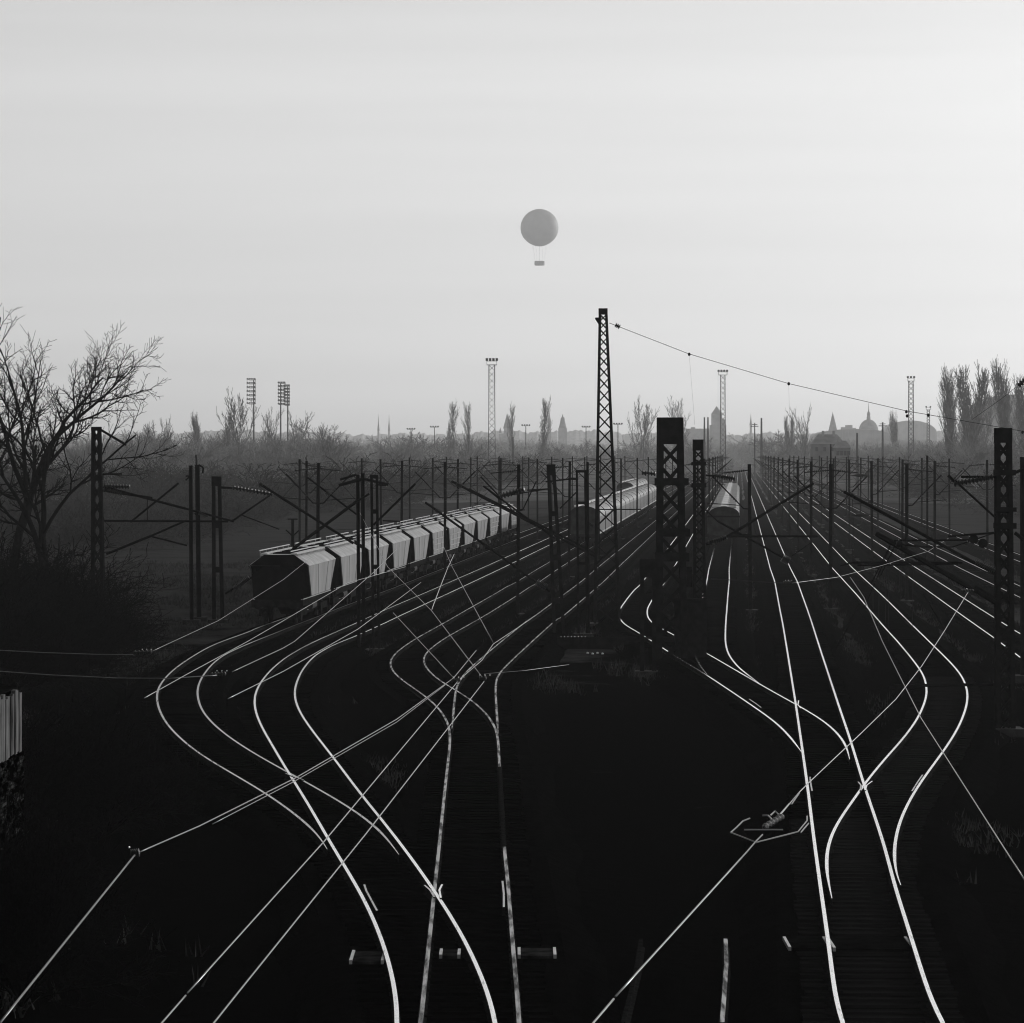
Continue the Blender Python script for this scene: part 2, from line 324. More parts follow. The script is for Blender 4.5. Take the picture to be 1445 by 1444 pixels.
def make_track(key, idx):
    global sl_me, sl_me2
    t = TR[key]; dz = -.0035*idx
    P = {}
    for s in 'LR':
        if t[s]:
            a = np.array([G(x, y)[:2] for x, y in t[s]]); a = a[np.argsort(a[:,1])]; P[s] = a
    if P:
        ynear = min(p[0,1] for p in P.values()); yfar = max(p[-1,1] for p in P.values())
        smp = []
        for Y in np.arange(ynear, min(yfar, 228 if key in 'ABCDEFGH' else 300), .5):
            c = []
            for s, sg in (('L', 1), ('R', -1)):
                if s in P and P[s][0,1]-.1 <= Y <= P[s][-1,1]+.1: c.append(np.interp(Y, P[s][:,1], P[s][:,0])+sg*GA)
            if c: smp.append((Y, sum(c)/len(c)))
        smp = np.array(smp)
        y1 = smp[-1,0]+25
        ext = np.array([(Y, line_x(key, Y)) for Y in np.arange(y1, 460, 5)])
        al = np.vstack([smp, ext])
        gy = np.arange(ynear, 455, .5); gx = gauss(np.interp(gy, al[:,0], al[:,1]), 5)
        if key in 'BCG':                          # these run on under the bridge the camera stands on
            m = (gx[24]-gx[0])/(gy[24]-gy[0]); yy = np.arange(20, ynear, .5)
            gx = np.concatenate([gx[0]+m*(yy-ynear), gx]); gy = np.concatenate([yy, gy])
        step = np.concatenate([np.arange(0, len(gy), 2 if len(gy) < 900 else 2)])
        gx, gy = gx[step], gy[step]
    else:
        gy = np.arange(150, 455, 5.); gx = np.array([line_x(key, Y) for Y in gy])
    fy = np.arange(gy[-1]+8, 1500, 25.); fx = np.array([line_x(key, Y) for Y in fy])
    gx, gy = np.concatenate([gx, fx]), np.concatenate([gy, fy]); CENT[key] = (gy, gx)
    root = empty('railway_track', (0, 0, 0), LAB[key], 'railway track')
    hm = {'p': POL, 'd': DULL, 'r': RSTY}[t['m']]
    for s, sg in (('L', -1), ('R', 1)):
        y0 = -1e9
        if P and key not in 'BCGIJK' and s in P: y0 = P[s][0,1]
        hx = gx+sg*GA
        if s in P:                                 # near the camera each rail keeps its own traced line
            own = gauss(np.interp(gy, P[s][:,1], P[s][:,0]), 3) if len(gy) > 20 else hx
            wgt = np.clip((185-gy)/40, 0, 1)*np.clip((gy-P[s][0,1])/.8+1, 0, 1)*(gy <= P[s][-1,1]); hx = hx*(1-wgt)+own*wgt
        XY = [(x, y) for x, y in zip(hx, gy) if y >= y0]
        hm_s = DULL if (key == 'B' and False) else hm
        rail_obj(XY, root, hm_s, dz, taper=(5. if y0 > 0 else 0), dark_span=((74.5, 93) if key == 'C' and s == 'R' else (0, 0)))  # one stretch of the right rail head kept dark
    yb = gy[0]+(0 if key in 'BCGIJK' else 6)
    V = []; Fc = []; j = 0
    for x, y in zip(gx, gy):
        if y < yb: continue
        wob = .18*math.sin(y*.31+idx)+.1*math.sin(y*.83)
        for ox, oz in ((-2.5-wob, ZG-.12), (-1.65, -.215), (1.65, -.215), (2.5+wob*.8, ZG-.12)): V.append((x+ox, y, oz+dz))
        if j:
            b = (j-1)*4
            for k in range(3): Fc.append((b+k, b+k+1, b+k+5, b+k+4))
        j += 1
    link_mesh('ballast_bed', V, Fc, BALL, root)
    # sleepers: the hundred nearest are parts of their own, the rest one mass
    if sl_me is None:
        b = MB().box(-1.25, 1.25, -.125, .125, -.16, 0)
        b.box(-.86,-.64,-.10,.10,0,.018).box(.64,.86,-.10,.10,0,.018)
        sl_me = b.build('sleeper', SLEEP).data; sl_me2 = sl_me.copy(); sl_me2.materials[0] = SLEEPW; bpy.data.objects.remove(bpy.data.objects['sleeper'])
    ys = np.arange(yb+.2, 480, .62); xs = np.interp(ys, gy, gx)
    rest = MB()
    for i, (x, y) in enumerate(zip(xs, ys)):
        jx, jz = random.uniform(-.05, .05), random.uniform(-.012, .006)
        if i < 100:
            o = bpy.data.objects.new('sleeper', sl_me2 if key in 'GH' else sl_me); C.objects.link(o); o.parent = root
            o.location = (x+jx, y, -.166+dz+jz); o.rotation_euler = (random.uniform(-.05,.05), 0, random.uniform(-.02, .02))
        else:
            rest.box(x-1.25+jx, x+1.25+jx, y-.125, y+.125, -.30+dz, -.166+dz+jz)
    tag(rest.build('sleeper_row', SLEEP, root), kind='stuff')
    return root
TRK = {}
for i, k in enumerate('GBCHEADFIJK'): TRK[k] = make_track(k, i)

def xr(key, Y, sg): gy, gx = CENT[key]; return float(np.interp(Y, gy, gx))+sg*GA
def extra_rail(key, pts, headmat, dz, name):      # check rails, wing rails, blades: parts of their track
    rail_obj([G(x, y)[:2] for x, y in sorted(pts, key=lambda p: -p[1])], TRK[key], headmat, dz, name, wf=.55)
extra_rail('B', [(514,1249),(517,1258),(524,1271),(532,1286)], DULL, .012, 'check_rail')
extra_rail('C', [(709,1244),(711,1262),(711,1281)], DULL, .012, 'check_rail')
extra_rail('C', [(599,1250),(607,1257),(613,1267)], DULL, .014, 'wing_rail')
extra_rail('B', [(624,1249),(620,1257),(622,1268)], POL, .015, 'wing_rail')
extra_rail('G', [(1211,1104),(1215,1109),(1214,1116)], DULL, .014, 'wing_rail')
extra_rail('H', [(1231,1103),(1223,1109),(1221,1116)], POL, .015, 'wing_rail')
extra_rail('G', [(1143,1097),(1144,1106),(1146,1117)], DULL, .012, 'check_rail')
extra_rail('H', [(1302,1094),(1295,1104),(1287,1117)], DULL, .012, 'check_rail')
extra_rail('E', [(1127,989),(1126,995),(1130,1000)], POL, .014, 'wing_rail')
extra_rail('E', [(1057,987),(1066,993),(1074,999)], DULL, .012, 'check_rail')
extra_rail('A', [(403,1092),(416,1097),(428,1101)], DULL, .012, 'wing_rail')

# a last stretch of rail at the bottom, right of the black middle
o = empty('railway_siding', (0,0,0), 'dull single rail end of a siding at the bottom, right of the black middle', 'railway track')
rail_obj([G(x, y)[:2] for x, y in [(1019,1443),(1022,1405),(1025,1360),(1024,1325)]], o, RSTY, .004)
rail_obj([(G(x, y)[0]-1.5, G(x, y)[1]) for x, y in [(1019,1443),(1022,1405),(1025,1360),(1024,1325)]], o, RUST, .004)

# ------------------------------------------------------------------ panels of the foot crossing at the bottom
def crossing_panel(x0, x1, y0, y1, label, z=-.11):
    a, b = G(x0, y1, z), G(x1, y0, z)
    t = empty('crossing_panel', ((a[0]+b[0])/2, (a[1]+b[1])/2, -.16), label, 'crossing panel', 'panels of the foot crossing')
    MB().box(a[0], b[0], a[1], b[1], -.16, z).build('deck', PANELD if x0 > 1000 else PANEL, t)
    MB().box(a[0]-.055, a[0]-.003, a[1]+.02, b[1]-.02, -.16, z+.02).build('edge_strip', RAILING, t)
    MB().box(b[0]+.003, b[0]+.055, a[1]+.02, b[1]-.02, -.16, z+.02).build('edge_strip', RAILING, t)
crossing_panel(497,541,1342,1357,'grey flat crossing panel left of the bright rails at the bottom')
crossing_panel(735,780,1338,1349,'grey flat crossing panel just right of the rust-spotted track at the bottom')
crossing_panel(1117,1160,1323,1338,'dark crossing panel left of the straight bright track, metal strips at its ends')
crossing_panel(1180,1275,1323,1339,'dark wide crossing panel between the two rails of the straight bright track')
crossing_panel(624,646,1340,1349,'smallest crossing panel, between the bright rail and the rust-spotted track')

# ------------------------------------------------------------------ masts
MG = 'slim masts of the overhead line'
def add_struts(root, lst, d, r=.045, m=STEEL, name='strut', off=-.12):
    for q in lst:
        a, b = W(q[0], q[1], d+off), W(q[2], q[3], d+off); rr = q[4] if len(q) > 4 else r
        MB().tube([a, b], rr, 6).build(name, m, root)
def add_insulators(root, lst, d, off=-.12, disks=9):
    for q in lst:
        a, b = W(q[0], q[1], d+off), W(q[2], q[3], d+off)
        MB().ribbed(a, b, q[4] if len(q) > 4 else .1, disks).build('insulator', INSUL, root)
def lattice_mast(x, ytop, ybase, wt, wb, label, head, npan, leg=.11, brace=.05, name='lattice_mast', xtop=None, depth=None, plates=(), cat='lattice mast', rings=False):
    X, d, _ = G(x, ybase, ZG); k = d/F
    ztop = W(0, ytop, d)[2]; hw0, hw1 = wb*k/2, wt*k/2; dx = 0 if xtop is None else (xtop-x)*k
    root = empty(name, (X, d, ZG), label, cat)
    dd0, dd1 = (hw0, hw1) if depth is None else (depth/2, depth/2)
    def cn(sx, sy, t): return Vector((X+dx*t+sx*((hw0*(1-t)+hw1*t)-leg/2), d+sy*((dd0*(1-t)+dd1*t)-leg/2), ZG+(ztop-ZG)*t))
    for sx in (-1, 1):
        for sy in (-1, 1): MB().bar(cn(sx, sy, 0), cn(sx, sy, 1), leg).build('leg', STEEL, root)
    zh = head*k/(ztop-ZG); t1 = 1-zh
    # panels grow towards the bottom as the mast widens
    ts = [0]; ww = [hw0+(hw1-hw0)*(i+.5)/npan for i in range(npan)]; tot = sum(ww)
    for q in ww: ts.append(ts[-1]+q/tot*t1)
    br = MB()
    for i in range(npan):
        a, b = ts[i], ts[i+1]
        for (p, q) in (((-1,-1),(1,-1)),((-1,1),(1,1)),((-1,-1),(-1,1)),((1,-1),(1,1))):
            if p[1] == q[1] == 1:
                br.bar(cn(*p, a)+Vector((0,-.01,0)), cn(*q, b)+Vector((0,-.01,0)), brace); br.bar(cn(*q, a), cn(*p, b), brace)
            else:
                br.bar(cn(*p, a), cn(*q, b), brace); br.bar(cn(*q, a)+Vector((.006,.006,0)), cn(*p, b)+Vector((.006,.006,0)), brace)
    br.build('lattice_bracing', STEEL, root)
    c = Vector((X+dx, d, 0))
    hp = MB(); hp.box(c.x-hw1-.01, c.x+hw1+.01, d-dd1-.012, d+dd1+.012, ZG+(ztop-ZG)*t1, ztop+.02); hp.build('head_plate', STEEL, root)
    MB().box(X-hw0-.25, X+hw0+.25, d-dd0-.25, d+dd0+.25, ZG-.2, ZG+.18).build('base_block', CONC, root)
    for (x0, x1, y0, y1) in plates:
        z0, z1 = W(0, y1, d)[2], W(0, y0, d)[2]
        MB().box((x0-CX)*k, (x1-CX)*k, d-dd0-.09, d-dd0-.02, z0, z1).build('cross_plate', STEEL, root); MB().box((x0-CX)*k+.05, (x1-CX)*k-.05, d+dd0+.02, d+dd0+.09, z0, z1).build('cross_plate', STEEL, root)
    return root, d
def ladder_post(x, ytop, ybase, wpx, label, head, battens, legpx=4, xtop=None, wtop=None, name='ladder_mast'):
    X, d, _ = G(x, ybase, ZG); k = d/F; ztop = W(0, ytop, d)[2]; xt = X if xtop is None else (xtop-CX)*k
    wt = (wtop or wpx)*k/2; wb = wpx*k/2; lw = legpx*k
    root = empty(name, (X, d, ZG), label, 'steel mast')
    for s in (-1, 1): MB().bar((X+s*(wb-lw/2), d, ZG-.1), (xt+s*(wt-lw/2), d, ztop), lw, .22).build('leg', STEEL, root)
    if head: MB().box(xt-wt-.01, xt+wt+.01, d-.13, d+.13, ztop-head*k, ztop+.02).build('head_plate', STEEL, root)
    for yb, hpx in battens:
        zc = W(0, yb, d)[2]; t = (zc-ZG)/(ztop-ZG); xc = X+(xt-X)*t; hw = wb+(wt-wb)*t
        MB().box(xc-hw+.02, xc+hw-.02, d-.135, d+.135, zc-hpx*k/2, zc+hpx*k/2).build('batten', STEEL, root)
    MB().box(X-wb-.2, X+wb+.2, d-.4, d+.4, ZG-.2, ZG+.15).build('base_block', CONC, root)
    return root, d

# generic slim mast: prototypes with arms to one or both sides, then copies
def slim_proto(sides, label, tall=0):
    root = empty('catenary_mast', (0, 0, 0), label, 'catenary mast', MG)
    p = MB(); zt = 8.45
    p.box(-.09,-.07,-.11,.11,0,zt); p.box(.07,.09,-.11,.11,0,zt); p.box(-.07,.07,-.012,.012,0,zt);
    if tall: p.tube([(0,0,zt-.5),(0,0,zt+1.15)], [.05,.03], 6)
    p.build('post', STEEL, root)
    MB().box(-.42,.42,-.42,.42,-.3,.16).build('base_block', CONC, root)
    for s in sides:
        a = MB(); a.tube([(s*.1,0,8.1),(s*1.55,0,7.95)], .03, 5); a.tube([(s*.1,0,5.9),(s*.35,0,5.92),(s*.7,0,6.3),(s*2.1,0,7.75)], .04, 5)
        a.tube([(s*.55,0,6.1),(s*2.45,0,6.25)], .022, 5); a.tube([(s*1.5,0,7.15),(s*2.45,0,6.1)], .014, 4)
        arm = a.build('cantilever', STEEL, root)
        MB().ribbed((s*.25,.0,8.085),(s*1.0,.0,8.01), .075, 6, 6).build('insulator', INSUL, arm); MB().ribbed((s*.72,0,6.32),(s*1.15,0,6.77), .07, 4, 6).build('insulator', INSUL, arm)
    return root
PB = slim_proto((-1, 1), 'x'); PL = slim_proto((-1,), 'x'); PR = slim_proto((1,), 'x'); PT = slim_proto((-1, 1), 'x', 1.0)
protos = {'b': PB, 'l': PL, 'r': PR, 't': PT}; used = set()
def place_slim(X, Y, kind, label, rz=0):
    p = protos[kind]; o = p if kind not in used else copy_tree(p); used.add(kind)
    o.location = (X, Y, ZG); o.rotation_euler = (random.uniform(-.006,.006), random.uniform(-.008,.008), rz+random.uniform(-.12,.12)-SL)
    o['label'] = label
    return o
ORD = ['nearest','second','third','fourth','fifth','sixth','seventh','eighth','ninth','tenth','eleventh','twelfth','thirteenth','fourteenth']
ROWS = [   # offset at 303, first distance, count, arms, where
 (-21.5, 323, 6, 'b', 'of the outermost left row in the scrub'),
 (-14.0, 269, 6, 'r', 'of the row left of the hopper train, second out'),
 (-6.4, 215, 8, 'b', 'of the row close behind the hopper train'),
 (-.5, 240, 8, 'b', 'of the row between hopper train and ribbed train'),
 (7.95, 189, 10, 'l', 'of the row just right of the ribbed train'),
 (16.6, 300, 9, 'b', 'of the row left of the blunt-ended train'),
 (20.9, 193.8, 1, 'l', 'of the row left of the straight bright track'),
 (25.5, 195.6, 12, 'b', 'of the row right of the straight bright track'),
 (30.4, 206, 10, 'r', 'of the row right of the bulging track'),
 (35.2, 260, 8, 'r', 'of the third row right of the straight track'),
 (41.7, 294, 8, 'b', 'of the last row on the right'),
]
for off, d0, n, kd, txt in ROWS:
    for i in range(n):
        Y = d0+54*i+(random.uniform(-3, 3) if i else 0); X = off+SL*(Y-303)
        k = 't' if (off == 25.5 and i == 0) else kd
        place_slim(X, Y, k, f'slim overhead-line mast, {ORD[i]} {txt}')

# the tall tapering mast with its headspan
m1, d1 = lattice_mast(857, 436, 884, 12, 39, 'tallest tapering lattice mast in the middle, its top against the sky', 8, 22, .13, .055, xtop=851)
add_struts(m1, [(841,786,637,679,.06),(843,782,661,690,.05),(843,719,905,719,.03),(846,784,846,720,.02)], d1)
add_insulators(m1, [(644,683,652,687,.16),(905,667,926,669,.13),(838,742,828,738,.12)], d1, disks=5)
MB().ribbed(W(868,458.5,d1), W(875,462,d1), .14, 3).build('insulator', INSUL, m1)
MB().tube([W(840,449,d1), W(847,453,d1)], [.04,.2], 6).build('wire_clamp', STEEL, m1)
# the wide head mast
m2, d2 = lattice_mast(947.5, 590, 938, 36, 45, 'thick lattice mast with a wide black head box, right of the tallest mast', 37, 9, .27, .13, xtop=945.5, depth=.9,
                      plates=[(923,971,675,685),(925,973,746,757),(923,972,780,792)])
MB().box(*[(969-CX)*d2/F, (976-CX)*d2/F], d2-.2, d2+.2, W(0,828,d2)[2], W(0,800,d2)[2]).build('drive_box', STEEL, m2)
# the slim dense lattice mast
m3, d3 = lattice_mast(988.5, 621, 926, 14, 19, 'slender lattice mast with dense bracing, right of the wide-headed mast', 15, 22, .115, .05, xtop=985, plates=[(975,996,652,657),(975,996,682,688)])
add_struts(m3, [(996,671,1012,672,.04),(996,720,1012,735,.03),(1012,735,1105,787,.045),(1117,785,1146,765,.02),(996,768,1022,760,.07),(1022,760,1148,682,.06),(1025,757,1154,757,.05),(1030,753,1060,755,.03)], d3)
add_insulators(m3, [(1008,671,1038,676,.13),(1000,767,1026,758,.13),(1104,787,1114,793,.2)], d3)
# short gallows frame
g, dg = ladder_post(914.5, 790, 952, 23, 'short steel portal post with a square black head, beside the wide-headed mast', 25, [], 6, name='portal_post')
MB().bar(W(912,838,dg), W(921,826,dg), .05).build('brace', STEEL, g)
# two-legged masts
l5, d5 = ladder_post(789.5, 656, 902, 18.5, 'leaning two-legged mast with square head and long ribbed insulator, left of tallest mast', 15, [(725,7),(787,8),(848,8)], 5, xtop=777.5, wtop=12)
add_struts(l5, [(776,835,600,709,.055),(776,690,744,692,.035),(783,760,682,686,.045),(705,705,682,686,.03),(773,690,706,701,.03),(757,679,738,719,.03),(738,719,728,722,.05)], d5)
add_insulators(l5, [(741,690,705,701,.17),(771,830,757,821,.2),(614,719,622,725,.13)], d5, disks=8)
l6a, d6 = ladder_post(822.5, 664, 898, 15, 'thin two-legged mast standing against the left side of the tallest mast', 3, [(710,4),(795,4)], 3, xtop=820)
MB().tube([W(829,652,d6), W(831,898,d6)], .07, 6).build('pipe', STEEL, l6a)
add_struts(l6a, [(816,676,805,676,.05),(805,676,770,680,.04),(813,695,790,718,.03)], d6)
l9, d9 = ladder_post(308, 673, 878, 17, 'two-legged ladder mast left of the hopper train, insulator on its right', 13, [(741,8),(804,8)], 5, xtop=305.5, wtop=13)
add_struts(l9, [(312,688,328,689,.06),(330,734,381,699,.05),(326,735,330,734,.05),(341,727,394,747,.03),(318,838,360,812,.05)], d9)
add_insulators(l9, [(328,688,386,698,.13),(330,832,352,815,.16)], d9, disks=12)
l10, d10 = ladder_post(531, 671, 920, 12, 'two-legged ladder mast standing before the hopper train, right of two posts', 4, [(722,6),(800,6)], 3.6, xtop=528, wtop=11)
add_struts(l10, [(527,741,586,683,.05),(533,684,545,685,.04),(540,735,565,736,.03)], d10)
def h_post(x, ytop, ybase, wpx, label, xtop=None, parts=()):
    X, d, _ = G(x, ybase, ZG); k = d/F; zt = W(0, ytop, d)[2]; xt = X if xtop is None else (xtop-CX)*k; wd = wpx*k
    root = empty('steel_post', (X, d, ZG), label, 'steel post')
    p = MB(); p.bar((X-wd/2+.02, d, ZG), (xt-wd/2+.02, d, zt), .04, .24); p.bar((X+wd/2-.02, d, ZG), (xt+wd/2-.02, d, zt), .04, .24); p.bar((X, d, ZG), (xt, d, zt-.005), max(wd-.08,.05), .05)
    p.build('post', STEEL, root); MB().box(X-.45, X+.45, d-.45, d+.45, ZG-.2, ZG+.2).build('base_block', CONC, root)
    return root, d
p1, dp = h_post(506.5, 670, 922, 4.6, 'left one of two close steel posts before the hopper train, two arms on top', 505)
add_struts(p1, [(480,677,503,670,.05),(478,685,512,676,.07),(499,767,365,682,.06),(413,775,503,708,.07),(503,708,521,697,.05),(434,674,503,726,.04)], dp)
add_insulators(p1, [(365,682,371,686,.15),(460,694,466,699,.12)], dp, disks=3)
p2, _ = h_post(513.5, 668, 915, 4.6, 'right one of two close steel posts before the hopper train', 512)
add_struts(p2, [(514,676,548,684,.06)], _)
q1, dq = h_post(270.5, 657, 880, 5, 'plain post with a small bracket, left of the ladder mast by the train', 269)
add_struts(q1, [(262,678,268,672,.04),(262,672,268,672,.04)], dq, .04)
q2, dq2 = h_post(281, 656, 876, 6, 'post with a thin spike and hooked bracket, between plain post and ladder mast', 278.5)
add_struts(q2, [(276.5,642,277,658,.04),(280,656,287,660,.05),(287,660,286,668,.05),(276,727,283,722,.12)], dq2)
m7, d7 = lattice_mast(139, 603, 900, 13, 20, 'black lattice mast in front of the bare tree at the left edge', 5, 13, .16, .07, xtop=136, plates=[(129,146,672,678)])
add_struts(m7, [(141,606,178,628,.06),(144,692,215,703,.06),(146,687,262,718,.06),(262,718,330,736,.05),(147,735,322,736,.05),(184,737,252,682,.05),(150,782,214,756,.06),(214,756,262,735,.05),(213,757,264,770,.04),(208,703,208,734,.02),(145,669,172,669,.04)], d7)
add_insulators(m7, [(146,686,184,687,.12),(146,690,172,697,.13),(280,724,294,729,.1)], d7)
m18, d18 = lattice_mast(1418, 605, 1035, 22, 27, 'heavy black lattice mast near the right edge with long slanting arms', 20, 17, .14, .055, xtop=1415.5, plates=[(1402,1431,663,671),(1403,1432,716,722),(1402,1432,738,746)])
add_struts(m18, [(1404,810,1191,694,.05),(1405,850,1236,753,.085),(1404,730,1347,678,.035),(1338,671,1350,683,.05),(1356,673,1404,673,.04),(1404,752,1338,757,.035),(1262,763,1378,762,.03),(1255,766,1300,772,.03),(1300,772,1344,772,.02),(1344,772,1404,752,.02),(1186,798,1204,794,.03),(1204,794,1358,794,.035),(1210,798,1352,796,.03),(1430,668,1445,662,.05),(1432,752,1445,762,.06),(1376,828,1408,848,.06)], d18)
add_insulators(m18, [(1402,673,1345,683,.11),(1404,806,1376,793,.11),(1265,766,1272,770,.14),(1200,697,1205,701,.09)], d18, disks=11)
for cx_, cy_ in ((1374,761),(1387,767)):
    c = Vector(W(cx_, cy_, d18-.2)); MB().tube([c+Vector((0,-.05,0)), c+Vector((0,.05,0))], .15, 14).build('tension_pulley', STEEL, m18)
for xx, y0, y1 in ((1203,705,770),(1203,770,797),(1268,770,812),(1254,812,905),(1241,790,900),(1232,790,860),(1251,800,880),(1272,796,850),(1289,796,890),(1301,772,792),(1308,772,780),(1345,772,782),(1269,812,838)):
    MB().tube([W(xx, y0, d18), W(xx+random.uniform(-2,2), y1, d18)], .012, 4).build('hanging_wire', WIRED, m18)
add_struts(m18, [(1256,770,1229,825,.02),(1256,772,1219,860,.016),(1262,772,1243,812,.02),(1303,838,1340,900,.02),(1180,918,1212,852,.022),(1338,898,1352,925,.02)], d18, name='stay_wire')
add_insulators(m18, [(1336,896,1339,902,.06)], d18, disks=3)
# low cross beam in front of the bulging track
add_struts(m18, [(1262,968,1402,966,.05),(1255,971,1300,969,.06),(1420,966,1445,967,.05)], d18, name='cross_bar')
m22, d22 = h_post(1444, 645, 960, 7, 'post cut by the right edge of the picture beside the heavy lattice mast', 1443.5)
st, ds = h_post(1308.5, 643, 800, 2.4, 'thin post with a dark upper sleeve, between the right-hand masts', 1308.5)
MB().tube([W(1308.5, 643, ds-.16), W(1308.5, 670, ds-.16)], .07, 6).build('sleeve', STEEL, st)
# foreground black cabinet behind the two lattice masts
a = W(953, 920, 146.); b = W(997, 848, 146.)
t = empty('equipment_cabinet', (a[0]+.7, 146.4, ZG), 'black equipment cabinet between the wide-headed mast and the slender lattice mast', 'cabinet')
MB().box(a[0], b[0], 146, 147.1, ZG, b[2]).build('cabinet_body', STEEL, t); MB().box(a[0]-.06, b[0]+.06, 145.9, 147.2, b[2], b[2]+.07).build('roof', STEEL, t)
MB().box(a[0]+.1, b[0]-.1, 145.96, 145.997, ZG+.2, b[2]-.1).build('door', STEEL, t)
# Y-armed post behind the first wagon
X, d, _ = W(413, 733, 192.)
t = empty('signal_post', (X, 192, ZG), 'short post with a T top and two raised side arms behind the nearest hopper wagon', 'signal post')
MB().tube([(X,192,ZG),(X,192,_)], .09, 6).build('post', STEEL, t); MB().box(X-.28, X+.28, 191.95, 192.05, _-.02, _+.04).build('crossbar', STEEL, t)
for s in (-1, 1): MB().tube([(X,192,_-.95),(X+s*.38,192,_-.6)], .04, 5).build('arm', STEEL, t)
# low dark railing with lamps at the foot of the masts
t = empty('low_parapet', (G(850,905)[0], 150, ZG), 'low dark wall with a row of shiny studs at the foot of the central masts', 'low wall')
pa, pb = W(787, 893, 158), W(962, 874, 158); MB().box(pa[0], pb[0], 157.8, 158.1, ZG, ZG+.55).build('wall_body', STEEL, t)
for i in range(8):
    c = (pa[0]+.15+i*.16, 157.7, ZG+.56); MB().lathe([(.012,0),(.02,.012),(.012,.03),(.001,.04)], c, 8).build('stud', RAILING, t)
for i in range(4):
    c = G(829+i*7, 922.5+(i % 2), ZG); q = MB().lathe([(.05,-.05),(.05,.03),(.045,.06),(.001,.08)], c, 8).build('marker_stud', RAILING)
    tag(q, 'tiny bright stud in a row on the black ground below the two-legged masts', 'marker stud', 'studs on the black ground')

# ------------------------------------------------------------------ overhead wires
def wire(pts, r, label, m=WIREB, z=5.5, sag=0., name='contact_wire', hang=0, d=None):
    P = []
    for q in pts:
        if len(q) == 3: P.append(Vector(W(*q)))
        else: P.append(Vector(G(q[0], q[1], z)))
    out = []
    for a, b in zip(P[:-1], P[1:]):
        n = 8
        for i in range(n):
            t = i/n; p = a.lerp(b, t); p.z -= sag*4*t*(1-t); out.append(p)
    out.append(P[-1])
    o = MB().tube(out, r*.78, 6).build(name, m, smooth=True); tag(o, label, 'overhead wire', 'bright overhead wires near the camera')
    return o
R0 = .0068
wire([(-6,1451),(190,1207)], .009, 'bright wire rising from the bottom left corner to a dark joint', WIREM)
wire([(196,1203),(281,1166),(415,1099),(560,1015),(640,957),(672,918)], .008, 'long wire from a dark joint at lower left up to the central crossing of wires', WIREM)
wire([(300,1163),(415,1103),(560,1019),(628,967)], .006, 'thin companion wire close under the long wire at lower left', WIREM, z=5.42)
wire([(222,1451),(262,1405)], R0, 'short end of the left diagonal wire at the bottom edge')
wire([(265,1401),(457,1188),(645,963)], R0, 'left one of two parallel diagonal wires crossing the lower left tracks')
wire([(296,1451),(335,1402),(517,1176),(683,962)], R0, 'right one of two parallel diagonal wires crossing the lower left tracks')
wire([(645,962),(555,865)], .0085, 'faint wire from the central wire joint up to the left', WIREM)
wire([(682,958),(609,862),(547,800),(505,718)], .009, 'faint wire rising left from the rightmost central wire joint', WIREM)
wire([(696,907),(638,800),(622,762)], .009, 'faint steep wire above the central wire joint', WIREM)
wire([(609,861),(621,829),(632,801),(641,782)], .011, 'bright dashed string of insulators hanging above the curved tracks', WIREB, name='insulator_string')
wire([(645,962),(680,932),(696,909),(750,873)], .007, 'bright wire running along the rail above the central crossing')
wire([(215,919),(308,876),(400,818),(470,762)], .007, 'wire passing low before the black end of the hopper train', WIREM)
wire([(-6,917.5),(60,921),(135,923.5),(188,924)], .008, 'upper one of two level wires at the left edge', WIREM)
wire([(-6,947),(70,952.5),(166,957),(240,957.5),(306,953)], .008, 'lower one of two level wires at the left edge', WIREM)
wire([(204,985),(265,951),(350,905),(400,876),(490,823),(572,800)], .008, 'brightest wire drawn along the bottom of the hopper train')
wire([(322,986),(399,948),(505,888),(594,822)], .0075, 'bright wire running between the two left curving tracks')
wire([(328,948),(399,915),(416,905),(527,808),(560,775)], .009, 'faint wire slanting up past the second hopper wagon', WIREM)
wire([(683,951),(740,946.5),(803,938)], .004, 'faint level pull-off wire reaching the black middle from the central joint', WIREM)
wire([(831,1451),(866,1410)], .0085, 'short end of the middle diagonal wire at the bottom edge')
wire([(869,1406),(1046,1211)], .0085, 'bright diagonal wire from the bottom middle up to the section insulator')
wire([(1090,1163),(1128,1118),(1143,1103),(1216,1034),(1264,987),(1300,941),(1333,890),(1366,836)], .007, 'bright diagonal wire from the section insulator up to the right')
wire([(1451,1250),(1300,1014),(1270,955),(1245,905),(1219,843),(1200,815)], .0065, 'bright wire slanting from the right edge up past the bulging track')
wire([(1118,823),(1180,815),(1245,798),(1310,778),(1338,760)], .006, 'bright shallow wire crossing the right-hand tracks')
wire([(1003,817,150),(1105,823,150)], .02, 'dark level wire crossing the blunt-ended train track', WIRED)
wire([(860,456,d1),(972,499.5,d1),(1113,541.5,d1),(1279,580,d1),(1445,609,d1),(1560,626,d1)], .018, 'long thin headspan wire sweeping down from the tallest mast to the right', WIRED, name='headspan_wire')
wire([(1560,455,d1),(1447,536,d1),(1413,563,d1),(1372,592,d1)], .014, 'thin wire climbing out of the picture at the right edge before the poplars', WIRED, name='headspan_wire')
tag(MB().ribbed(W(1437,545,d1), W(1447,536,d1), .16, 3).build('insulator', INSUL), 'dark insulator at the right edge on the climbing wire', 'insulator')
for xx, y0, y1, lb in ((972.5,500,600,'thin drop wire hanging left of the far lattice tower'),(1113,542,630,'thin drop wire hanging in the middle of the headspan'),):
    o = wire([(xx,y0,d1),(xx+(8 if xx < 1000 else 2),y1,d1)], .006, lb, WIREM, name='drop_wire')
